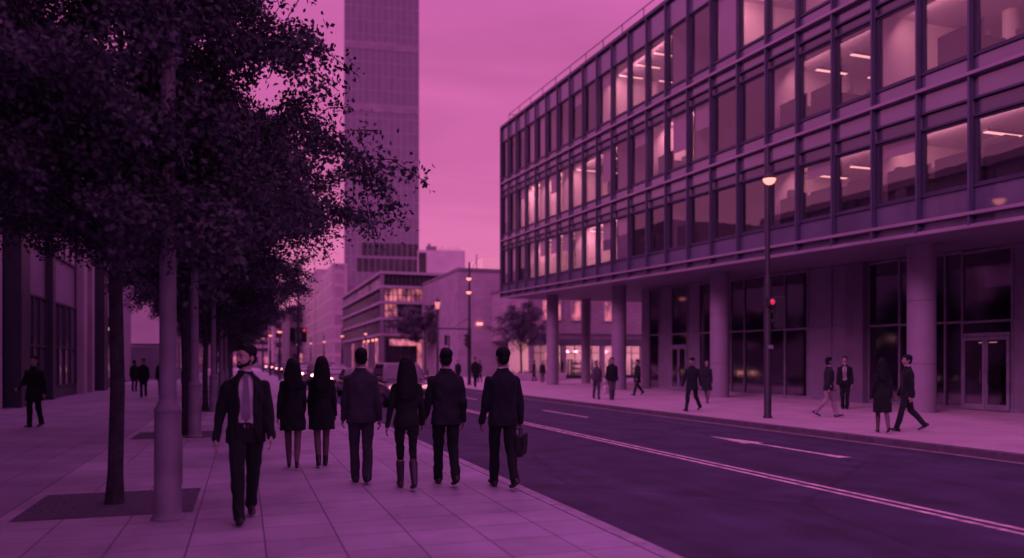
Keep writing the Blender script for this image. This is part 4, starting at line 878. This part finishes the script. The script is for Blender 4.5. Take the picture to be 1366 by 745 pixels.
for i, t in enumerate(TREE_T[1:], 1):
    if b2 is None:
        b2 = thing('street_tree', '', 'tree', (-1.2, t, 0), R(40), 'street trees along the near pavement'); obj('trunk', tw2, bark_m, b2, world=False, smooth='auto'); obj('crown', cr2, leaf_m, b2, world=False); c = b2; c.scale = (1.12, 1.12, 1.0)
    else:
        c = copy_tree(b2); c.location = (-1.2, t, 0); c.rotation_euler.z = i*1.9; k = .90+.05*math.sin(i*2.1); c.scale = (k, k, k)
    c['label'] = f'dark leafy street tree, {ORD[i]} from the camera in the pavement row'
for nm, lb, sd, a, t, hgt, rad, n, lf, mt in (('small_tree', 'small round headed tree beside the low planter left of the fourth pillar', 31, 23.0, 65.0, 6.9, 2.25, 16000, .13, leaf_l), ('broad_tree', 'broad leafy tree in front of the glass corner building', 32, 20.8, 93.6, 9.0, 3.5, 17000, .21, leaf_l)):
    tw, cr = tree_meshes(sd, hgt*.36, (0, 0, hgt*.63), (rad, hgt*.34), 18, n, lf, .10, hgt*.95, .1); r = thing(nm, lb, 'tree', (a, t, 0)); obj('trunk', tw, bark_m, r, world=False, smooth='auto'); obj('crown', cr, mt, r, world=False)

# ------------------------------------------------------------------ background buildings
def fx_window(m_parent, x0, x1, y, z0, z1, gm, fm, nx=1, nz=1, dep=.12, name='window', face='-Y'):
    """a framed window on a wall facing the camera side (-Y) or the road (-X)"""
    def bx(mb, u0, u1, d0, d1, a, b_):
        if face == '-Y': mb.box(u0, u1, y-d1, y-d0, a, b_)
        else: mb.box(y-d1, y-d0, u0, u1, a, b_)
    m = MB(); w = .07
    for q in range(nx+1): u = x0+(x1-x0)*q/nx; bx(m, u-w/2, u+w/2, .003, dep, z0, z1)
    for k in range(nz+1):
        z = z0+(z1-z0)*k/nz
        for q in range(nx): bx(m, x0+(x1-x0)*q/nx+w/2, x0+(x1-x0)*(q+1)/nx-w/2, .003, dep-.01, z-w/2, z+w/2)
    f = obj(name, m, fm, m_parent); m = MB(); bx(m, x0+w/2, x1-w/2, .004, .05, z0+w/2, z1-w/2); obj('pane', m, gm, f); return f
# brick shop building seen through the columns
sb = thing('shop_building', 'low brick building with lit shop front seen between the office columns', 'building', (26, 70, 0))
m = MB(); m.box(25.6, 60, 70, 84, 3.85, 9.0); obj('upper_wall', m, brick_m, sb); m = MB(); m.box(25.6, 60, 69.75, 70.0, 4.35, 4.62); obj('ledge', m, ledge_m, sb); m = MB(); m.box(25.6, 60, 76, 76.2, 0, 3.85); obj('shop_rear_wall', m, room_m, sb)
m = MB(); m.box(25.5, 60.1, 69.9, 84.1, 9.002, 9.3); obj('roof', m, roof_m, sb)
for x in (26.9, 29.9, 33.4, 38.6, 43.5): fx_window(sb, x, x+1.9, 70, 5.6, 7.5, warm_m, conc_m, 2, 1)
m = MB(); m.box(25.6, 60, 69.92, 70.1, 3.15, 3.85); obj('fascia', m, dark_m, sb)
for x in (25.6, 28.9, 33.0, 37.4, 41.5, 45.6): m = MB(); m.box(x, x+.45, 69.95, 70.3, 0, 3.149); obj('pier', m, brick_m, sb)
for x0, x1 in ((26.05, 28.9), (29.35, 33.0), (33.45, 37.4), (37.85, 41.5), (41.95, 45.6)):
    m = MB(); n = 4
    for q in range(n+1): u = x0+(x1-x0)*q/n; m.box(max(x0, u-.03), min(x1, u+.03), 70.0, 70.1, 0, 3.14)
    m.box(x0, x1, 70.005, 70.09, 2.45, 2.52); m.box(x0, x1, 70.005, 70.09, 0, .35)
    f = obj('shop_window', m, iron_m, sb); m = MB(); m.box(x0, x1, 70.04, 70.05, .36, 3.13); obj('pane', m, lobby_m, f)
for x in (31.2, 35.4, 39.6, 43.8):
    ld = bpy.data.lights.new('shop_lamp', 'AREA'); ld.shape = 'RECTANGLE'; ld.size = 2.4; ld.size_y = .5; ld.color = (1, .38, .40); ld.energy = 420 if x > 29 else 120
    lo = bpy.data.objects.new('shop_lamp', ld); col.objects.link(lo); lo.parent = sb; lo.location = Vector((x, 71.5, 3.0))-sb.location; lo.rotation_euler = (R(40), 0, 0)
    for k in range(3): m = MB(); m.box(x-1.1+k*.9, x-.7+k*.9, 72.0, 72.15, 2.55, 2.7); obj('ceiling_light', m, strip_m, sb)
for i, x in enumerate((30.5, 32.0, 34.3, 36.2, 38.8, 40.6)):
    r = thing('display_rack', 'dark goods rack standing inside the lit shop front', 'rack', (x, 73.5, 0), 0, 'goods racks in the shop'); m = MB()
    for z in (.3, .8, 1.3, 1.75): m.box(-.55, .55, -.2, .2, z, z+.04)
    for s in (-.57, .57): m.box(s-.02, s+.02, -.2, .2, 0, 1.9)
    obj('shelving', m, furn_m, r, world=False); m = MB()
    for z in (.34, .84, 1.34):
        for q in range(7): u = -.5+q*.145; m.box(u, u+.1, -.15, .15, z+.002, z+rnd.uniform(.15, .34))
    obj('contents', m, rnd.choice((furn_m, panel_m)), r, world=False)
m = MB(); m.box(27.2, 28.0, 69.86, 69.94, .9, 2.5); obj('poster_case', m, warm_m, sb)
# blank stone clad building
st = thing('stone_clad_building', 'windowless pale stone clad building behind the far lamp post', 'building', (22, 82, 0))
m = MB(); m.box(21.9, 48, 82, 104, 0, 11.45); obj('wall', m, stone_m, st); m = MB(); m.box(21.8, 48.1, 81.9, 104.1, 11.452, 11.75); obj('parapet', m, roof_m, st)
m = MB(); m.box(21.86, 21.897, 82.01, 103.9, .0, 11.4); obj('side_cladding', m, stone_y, st)
m = MB(); m.box(25.2, 29.5, 84, 90, 11.76, 13.2); ph = obj('penthouse', m, mat('penthouse_sky_glow', (0.75, 0.72, 0.68), 0.3, emit=((1, .32, .36), .35)), st); m = MB(); m.tube([(24.2, 83, 11.7), (24.2, 83, 13.4)], .05, 6); m.tube([(23.6, 83, 11.7), (24.2, 83, 12.8)], .03, 6); obj('mast', m, iron_m, st)  # penthouse: reflected sky painted as a faint glow of its own
m = MB(); m.box(23.9, 24.5, 81.7, 81.99, 5.6, 5.85); obj('wall_lamp', m, lamp_m, st)
# glass corner building
gb = thing('glass_corner_building', 'four storey corner building with pale floor bands and dark glazing', 'building', (16.5, 100, 0))
m = MB(); m.box(16.9, 40, 100.4, 143, 0, 12.9); obj('core', m, mid_wall, gb)
ZB = [13.0, 11.2, 9.2, 7.15, 5.1]
for z in ZB: m = MB(); m.box(16.4, 40, 99.9, 143.1, z-.17, z+.17); obj('floor_band', m, band_m, gb)
for zt, zb in zip(ZB, ZB[1:]):
    z0, z1 = zb+.172, zt-.172
    for q in range(14): y0 = 100.5+q*3.04; fx_window(gb, y0, y0+2.95, 16.9, z0, z1, far_glass_p if (zt > 12 and q != 3) else far_glass, fin_m, 2, 1, .12, face='-X')
    for q in range(7):
        x0 = 17.0+q*1.72; lit = (zt == 11.2 and q in (0, 1, 2, 4)) or (zt == 9.2 and q in (0,)) or (zt == 11.2 and q == 6)
        fx_window(gb, x0, x0+1.66, 100.4, z0, z1, warm_m if lit and q != 3 else (far_glass_p if (zt == 7.15 and q == 0) else far_glass), frame_m, 3, 2, .2)
m = MB(); m.box(16.45, 16.895, 99.95, 100.395, 0, 12.75); obj('corner_pier', m, mid_wall, gb)
for q in range(14): y0 = 100.5+q*3.04; fx_window(gb, y0, y0+2.9, 16.9, .3, 4.6, warm_m if q in (1, 4, 5, 9) else far_glass, pil_p, 2, 1, .15, 'shop_window', '-X')
for q in range(6): x0 = 17.2+q*2; fx_window(gb, x0, x0+1.9, 100.4, .3, 4.5, far_glass if q != 2 else warm_m, frame_m, 2, 2, .15, 'shop_window')
for t in (101, 104, 108, 111.5): m = MB(); m.ball((16.1, t, 4.45), .16, 10); obj('wall_lamp', m, lamp_m, gb, smooth=True)
m = MB(); m.box(17.6, 21.4, 99.6, 99.9, 3.7, 4.5); obj('shop_sign', m, warm_m, gb)
# white low block behind it
wb = thing('rooftop_block', 'plain pale block with rooftop plant rising behind the glass corner building', 'building', (37.6, 177.3, 0), R(-12))
m = MB(); m.box(0, 10.9, 0, 20, 0, 27.2); obj('wall', m, conc_m, wb, world=False); m = MB(); m.box(2, 4.4, 2, 6, 27.2, 28.4); m.box(2.4, 3.0, 2, 4, 28.4, 29.0); obj('rooftop_plant', m, roof_m, wb, world=False)
for q in range(10): m = MB(); m.tube([(4.6+q*.6, 2, 27.2), (4.6+q*.6, 2, 27.8+.3*(q % 3))], .05, 5); obj('roof_post', m, iron_m, wb, world=False)
m = MB(); m.box(.3, 2.0, -.06, -.003, 16, 26.6); obj('window', m, far_glass, wb, world=False)
# tower
tr_ = thing('office_tower', 'tall plain office tower rising beyond the trees with a dark glazed band', 'tower', (25.9, 217, 0), R(-6.8))
m = MB(); m.box(0, 20.2, 0, 22, 0, 150); obj('curtain_wall', m, tower_m, tr_, world=False); m = MB(); m.box(-.06, -.003, .01, 22, 0, 150); obj('side_wall', m, tower_y, tr_, world=False)
for z0, z1, xs in ((30.7, 34.2, 4.6), (26.3, 29.9, 3.2)):
    n = 10
    for q in range(n): x0 = xs+(20.1-xs)*q/n; m = MB(); m.box(x0+.16, x0+(20.1-xs)/n-.16, -.12, -.003, z0, z1); obj('dark_window', m, far_glass, tr_, world=False)
for z in (41, 55, 70, 87, 104): m = MB(); m.box(0, 20.2, -.09, -.003, z, z+2.2); obj('pale_band', m, tower_b, tr_, world=False)
pb = thing('long_office_block', 'long pale gridded office block running along the street beyond the glass corner building', 'building', (20, 170, 0)); m = MB(); m.box(20, 23.4, 190, 236, 0, 25); obj('wall', m, conc_m, pb); m = MB(); m.box(20, 27, 238, 300, 0, 29); obj('wall', m, conc_m, pb); m = MB(); m.box(19.9, 19.997, 190, 236, 0, 24.9); obj('gridded_facade', m, block_y, pb); m = MB(); m.box(19.9, 19.997, 238.01, 300, 0, 28.9); obj('gridded_facade', m, block_y, pb)
m = MB(); m.box(20.05, 23.35, 189.9, 189.997, 0, 24.8); obj('end_facade', m, far_m, pb)
dark_far = mat('dark_far_wall', (0.13, 0.11, 0.15), 0.7, (0.15, 0.3))
for i, (nm, lb, a, t, w, d, h, mm) in enumerate((('distant_building', 'dark stepped building closing the far end of the street', 15.5, 292, 14, 60, 21, dark_far), ('distant_building', 'paler flat roofed building at the vanishing point of the street', 14, 420, 30, 80, 25, far_m), ('distant_building', 'low wide building crossing the very end of the street', -30, 620, 70, 30, 26, far_m), ('distant_building', 'mid height block behind the row of trees on the left side far away', -40, 200, 30, 90, 24, far_m))):
    r = thing(nm, lb, 'building', (a, t, 0)); m = MB(); m.box(0, w, 0, d, 0, h); obj('wall', m, mm, r, world=False); m = MB(); m.box(-.3, w+.3, -.3, d, h+.002, h+.8); m.box(w*.3, w*.7, d*.1, d*.5, h+.8, h+3); obj('roof', m, roof_m, r, world=False)
    for q in range(5): u = w*(.08+.18*q); m = MB(); m.box(u, u+w*.13, -.2, -.003, 1, h*.22); obj('shop_window', m, warm_m if q % 2 else far_glass, r, world=False)
    for k in range(3): m = MB(); m.box(w*.05, w*.95, -.15, -.003, h*(.36+.2*k), h*(.46+.2*k)); obj('window_band', m, far_glass, r, world=False)

# ------------------------------------------------------------------ cars
car_dark = mat('dark_car_paint', (0.022, 0.020, 0.032), 0.25, (2, 0.1), spec=0.7); car_silver = mat('silver_car_paint', (0.30, 0.27, 0.33), 0.3, (2, 0.06), metal=0.5); car_mid = mat('plum_car_paint', (0.10, 0.07, 0.11), 0.25, (2, 0.1), spec=0.7); car_white = mat('white_car_paint', (0.55, 0.50, 0.54), 0.3, (2, 0.05))
tyre_m = mat('tyre_rubber', (0.02, 0.018, 0.025), 0.9, (20, 0.2)); rim_m = mat('alloy_rim', (0.35, 0.33, 0.37), 0.35, metal=0.8); plate_m = mat('number_plate', (0.6, 0.55, 0.55), 0.5)
head_m = mat('headlight_lens', (0.8, 0.75, 0.75), 0.3, emit=((1, 0.36, 0.30), 9.0)); head_dim = mat('dim_headlight_lens', (0.6, 0.55, 0.58), 0.2, emit=((1, 0.40, 0.40), 0.8)); tail_m = mat('tail_lamp_lens', (0.3, 0.03, 0.06), 0.3, emit=((1, 0.05, 0.12), 1.2))
def make_car(suv, paint_, lb, a, t, rz, hm=None, group='cars on the street'):
    r = thing('car', lb, 'car', (a, t, RZ), rz, group); H_ = 1.72 if suv else 1.44; B = 1.02 if suv else .90; hw = .94 if suv else .88
    def sec(y, zb, zt, w, n=4.2):
        o = []
        for i in range(24):
            an = 2*math.pi*i/24; c, s = math.cos(an), math.sin(an); o.append((w*math.copysign(abs(c)**(2/n), c), y, (zb+zt)/2+(zt-zb)/2*math.copysign(abs(s)**(2/n), s)))
        return o
    st_ = [(2.25, .34, .62, hw*.80), (2.18, .26, .74, hw*.90), (1.95, .22, B-.12, hw*.97), (1.4, .2, B-.06, hw), (.85, .2, B, hw), (0, .2, B+.02, hw), (-1.2, .2, B+.02, hw), (-1.9, .22, B+.01, hw*.98), (-2.18, .28, B-.06, hw*.93), (-2.26, .36, B-.18, hw*.86)]
    m = MB(); m.loft([sec(*q) for q in st_]); bo = obj('body', m, paint_, r, world=False, smooth='auto')
    # cabin
    yb0, yb1 = (1.02, -2.10 if suv else -1.75); yt0, yt1 = (.28, -1.85 if suv else -1.05); w0, w1 = hw*.93, hw*.74; zb, zt = B-.03, H_
    def rr_(y0, y1, w, z, c): return [(w-c, y1, z), (w, y1+c, z), (w, y0-c, z), (w-c, y0, z), (-w+c, y0, z), (-w, y0-c, z), (-w, y1+c, z), (-w+c, y1, z)]
    m = MB(); m.loft([rr_(yb0, yb1, w0, zb, .1), rr_((yb0+yt0)/2+.04, (yb1+yt1)/2, (w0+w1)/2+.02, (zb+zt)/2, .1), rr_(yt0, yt1, w1, zt-.05, .1), rr_(yt0-.18, yt1+.15, w1-.12, zt, .08)]); obj('cabin', m, paint_, r, world=False, smooth='auto')
    def pane(name, pts): m = MB(); m.add(pts, [(0, 1, 2, 3)]); obj(name, m, car_glass, r, world=False)
    e = .012; f = lambda v, lo, hi: lo+(hi-lo)*v
    z1, z2 = zb+.08, zt-.10; u1, u2 = (z1-zb)/(zt-.05-zb), (z2-zb)/(zt-.05-zb)
    Y = lambda u, s: f(u, yb0, yt0)+.045*math.sin(math.pi*u)*1 if s > 0 else f(u, yb1, yt1)
    W = lambda u: f(u, w0, w1)+.02*math.sin(math.pi*u)
    for s, nm in ((1, 'windscreen'), (-1, 'rear_window')):
        pane(nm, [(-W(u1)+.13, Y(u1, s)+s*.03, z1), (W(u1)-.13, Y(u1, s)+s*.03, z1), (W(u2)-.13, Y(u2, s)+s*.03, z2), (-W(u2)+.13, Y(u2, s)+s*.03, z2)])
    for s in (1, -1):
        for p, q in ((.06, .47), (.51, .94)): pane('side_window', [(s*(W(u1)+e), f(p, Y(u1, 1)-.1, Y(u1, -1)+.1), z1), (s*(W(u1)+e), f(q, Y(u1, 1)-.1, Y(u1, -1)+.1), z1), (s*(W(u2)+e), f(q, Y(u2, 1)-.1, Y(u2, -1)+.1), z2), (s*(W(u2)+e), f(p, Y(u2, 1)-.1, Y(u2, -1)+.1), z2)])
        m = MB(); m.bbox(s*(hw+.03)-.1, s*(hw+.03)+.1, .72, .86, B+.02, B+.16, .03); obj('wing_mirror', m, paint_, r, world=False)
        m = MB(); m.ball((s*hw*.66, 2.10, .70 if not suv else .78), (.23, .12, .10), 12); obj('headlight', m, hm or head_m, r, world=False, smooth=True)
        m = MB(); m.bbox(s*hw*.72-.13, s*hw*.72+.13, -2.27, -2.14, B-.28, B-.12, .03); obj('tail_light', m, tail_m, r, world=False)
        for y in (1.38, -1.36):
            m = MB(); m.lathe((s*(hw-.12), y, .33), [(.20, -.12), (.30, -.115), (.33, -.08), (.33, .08), (.30, .115), (.20, .12)], 22, 'X'); w = obj('wheel', m, tyre_m, r, world=False, smooth='auto'); m = MB(); m.lathe((s*(hw-.12), y, .33), [(.199, -.10), (.199, .10), (.05, .125)] if s > 0 else [(.05, -.125), (.199, -.10), (.199, .10)], 16, 'X'); obj('rim', m, rim_m, w, world=False, smooth='auto')
    m = MB(); m.bbox(-.52, .52, 2.16, 2.27, .48, .68, .02); 
    for k in range(4): m.box(-.5, .5, 2.27, 2.28, .50+k*.045, .515+k*.045)
    obj('grille', m, sigoff_m, r, world=False); m = MB(); m.bbox(-.8, .8, 2.1, 2.3, .24, .44, .05); m.bbox(-.78, .78, -2.32, -2.1, .3, .5, .05); obj('bumper', m, paint_, r, world=False)
    m = MB(); m.box(-.26, .26, 2.301, 2.312, .31, .42); m.box(-.26, .26, -2.332, -2.321, .52, .63) if suv else m.box(-.26, .26, -2.332, -2.321, .36, .47); obj('number_plate', m, plate_m, r, world=False)
    return r
make_car(True, car_mid, 'tall plum coloured car with pale windscreen passing behind the long haired woman', 6.0, 31.6, math.pi, head_dim)
make_car(False, car_dark, 'dark saloon car following right behind the plum car', 5.4, 39.5, math.pi, head_dim)
c0 = make_car(False, car_silver, 'bright silver car with lit headlights in the far lane, by the glass corner building', 10.3, 92, math.pi)
c1 = make_car(True, car_dark, 'dark tall car with lit headlights in the near lane, first of the distant queue', 5.4, 60, math.pi)
c2 = make_car(False, car_white, 'white car half hidden behind the man in the charcoal suit, waiting at the junction', 12.0, 63, R(150), head_dim)
for i, (src, a, t, lb) in enumerate(((c0, 5.3, 72, 'silver car with lit headlights, second in the distant near lane queue'), (c1, 5.5, 84, 'dark tall car, third in the distant near lane queue'), (c0, 5.4, 97, 'silver car, fourth in the distant near lane queue'), (c1, 5.3, 112, 'dark tall car, fifth in the distant near lane queue'),
        (c0, 5.5, 130, 'silver car, sixth in the distant near lane queue'), (c1, 5.4, 152, 'dark car, last one visible in the distant near lane queue'), (c1, 10.4, 104, 'dark tall car behind the bright silver car in the far lane'), (c0, 10.2, 120, 'silver car, third of the far lane cars'), (c1, 10.3, 142, 'dark car, fourth of the far lane cars'), (c0, 10.2, 170, 'silver car, most distant of the far lane cars'), (c0, 5.3, 185, 'tiny silver car at the vanishing end of the near lane'), (c0, 5.4, 49.5, 'silver car closest behind the dark saloon car in the near lane'), (c0, 10.3, 131, 'silver car sandwiched between dark cars in the far lane'), (c1, 8.6, 158, 'dark car straddling the centre line far away'), (c0, 8.8, 205, 'silver car turning across the centre line at the far junction'), (c1, 10.3, 230, 'tiny dark car at the vanishing end of the far lane'))):
    c = copy_tree(src); c.location = (a, t, RZ); c['label'] = lb

# ------------------------------------------------------------------ sky, sun, camera
SUN_EL, SUN_AZ = R(34), R(-118)          # azimuth clockwise from +Y
w = bpy.data.worlds.new('World'); sc.world = w; w.use_nodes = True; nt = w.node_tree; bg = nt.nodes['Background']
sky = nt.nodes.new('ShaderNodeTexSky'); sky.sky_type = 'NISHITA'; sky.sun_disc = False; sky.sun_elevation = SUN_EL; sky.sun_rotation = SUN_AZ; sky.air_density = 1.2; sky.dust_density = 2.0
tc = nt.nodes.new('ShaderNodeTexCoord'); sx = nt.nodes.new('ShaderNodeSeparateXYZ'); nt.links.new(tc.outputs['Generated'], sx.inputs[0])
rp = nt.nodes.new('ShaderNodeValToRGB'); e = rp.color_ramp.elements
e[0].position = 0.0; e[0].color = (.84, .225, .49, 1); e[1].position = 1.0; e[1].color = (1.0, .23, .90, 1)
for p, c in ((.10, (.78, .195, .45, 1)), (.25, (.66, .142, .41, 1)), (.43, (.62, .128, .42, 1)), (.62, (.88, .19, .72, 1))): q = rp.color_ramp.elements.new(p); q.color = c
nt.links.new(sx.outputs['Z'], rp.inputs['Fac'])
bw = nt.nodes.new('ShaderNodeRGBToBW'); nt.links.new(sky.outputs[0], bw.inputs[0])
lum = nt.nodes.new('ShaderNodeMapRange'); lum.inputs['From Min'].default_value = 0; lum.inputs['From Max'].default_value = 8; lum.inputs['To Min'].default_value = 8.9; lum.inputs['To Max'].default_value = 11.0; nt.links.new(bw.outputs[0], lum.inputs['Value'])
mp = nt.nodes.new('ShaderNodeMapping'); mp.inputs['Scale'].default_value = (1.2, 1.2, 5.5); nt.links.new(tc.outputs['Generated'], mp.inputs[0])
cl = nt.nodes.new('ShaderNodeTexNoise'); cl.inputs['Scale'].default_value = 1.6; cl.inputs['Detail'].default_value = 6; cl.inputs['Roughness'].default_value = .55; cl.inputs['Distortion'].default_value = .6; nt.links.new(mp.outputs[0], cl.inputs['Vector'])
cm = nt.nodes.new('ShaderNodeMapRange'); cm.inputs['From Min'].default_value = .32; cm.inputs['From Max'].default_value = .68; cm.inputs['To Min'].default_value = .86; cm.inputs['To Max'].default_value = 1.10; nt.links.new(cl.outputs['Fac'], cm.inputs['Value'])
mm = nt.nodes.new('ShaderNodeMath'); mm.operation = 'MULTIPLY'; nt.links.new(lum.outputs[0], mm.inputs[0]); nt.links.new(cm.outputs[0], mm.inputs[1])
vm = nt.nodes.new('ShaderNodeVectorMath'); vm.operation = 'SCALE'; nt.links.new(rp.outputs[0], vm.inputs[0]); nt.links.new(mm.outputs[0], vm.inputs['Scale'])
nt.links.new(vm.outputs[0], bg.inputs['Color']); bg.inputs['Strength'].default_value = 0.10
sl = bpy.data.lights.new('sun', 'SUN'); sl.energy = 1.1; sl.angle = R(24); sl.color = (1, .24, .72)
so = bpy.data.objects.new('sun', sl); col.objects.link(so)
d = Vector((math.sin(SUN_AZ)*math.cos(SUN_EL), math.cos(SUN_AZ)*math.cos(SUN_EL), math.sin(SUN_EL))); so.rotation_euler = d.to_track_quat('Z', 'Y').to_euler(); so.location = (0, 0, 60)
cd = bpy.data.cameras.new('camera'); cam = bpy.data.objects.new('camera', cd); col.objects.link(cam); sc.camera = cam
cam.location = (0, 0, 1.62); cam.rotation_euler = (R(90), 0, -TH); cd.sensor_width = 36; cd.lens = 27.67; cd.shift_y = 0.0809; cd.clip_start = .05; cd.clip_end = 6000
cd.dof.use_dof = True; cd.dof.focus_distance = 12.0; cd.dof.aperture_fstop = 0.65
sc.view_settings.view_transform = 'Standard'; sc.view_settings.look = 'None'; sc.view_settings.exposure = 0; sc.view_settings.gamma = 1
sc.render.engine = 'CYCLES'; cy = sc.cycles; cy.use_denoising = True; cy.max_bounces = 6; cy.diffuse_bounces = 3; cy.glossy_bounces = 3; cy.transmission_bounces = 4; cy.transparent_max_bounces = 14; cy.caustics_reflective = False; cy.caustics_refractive = False; cy.sample_clamp_indirect = 3; cy.use_light_tree = True
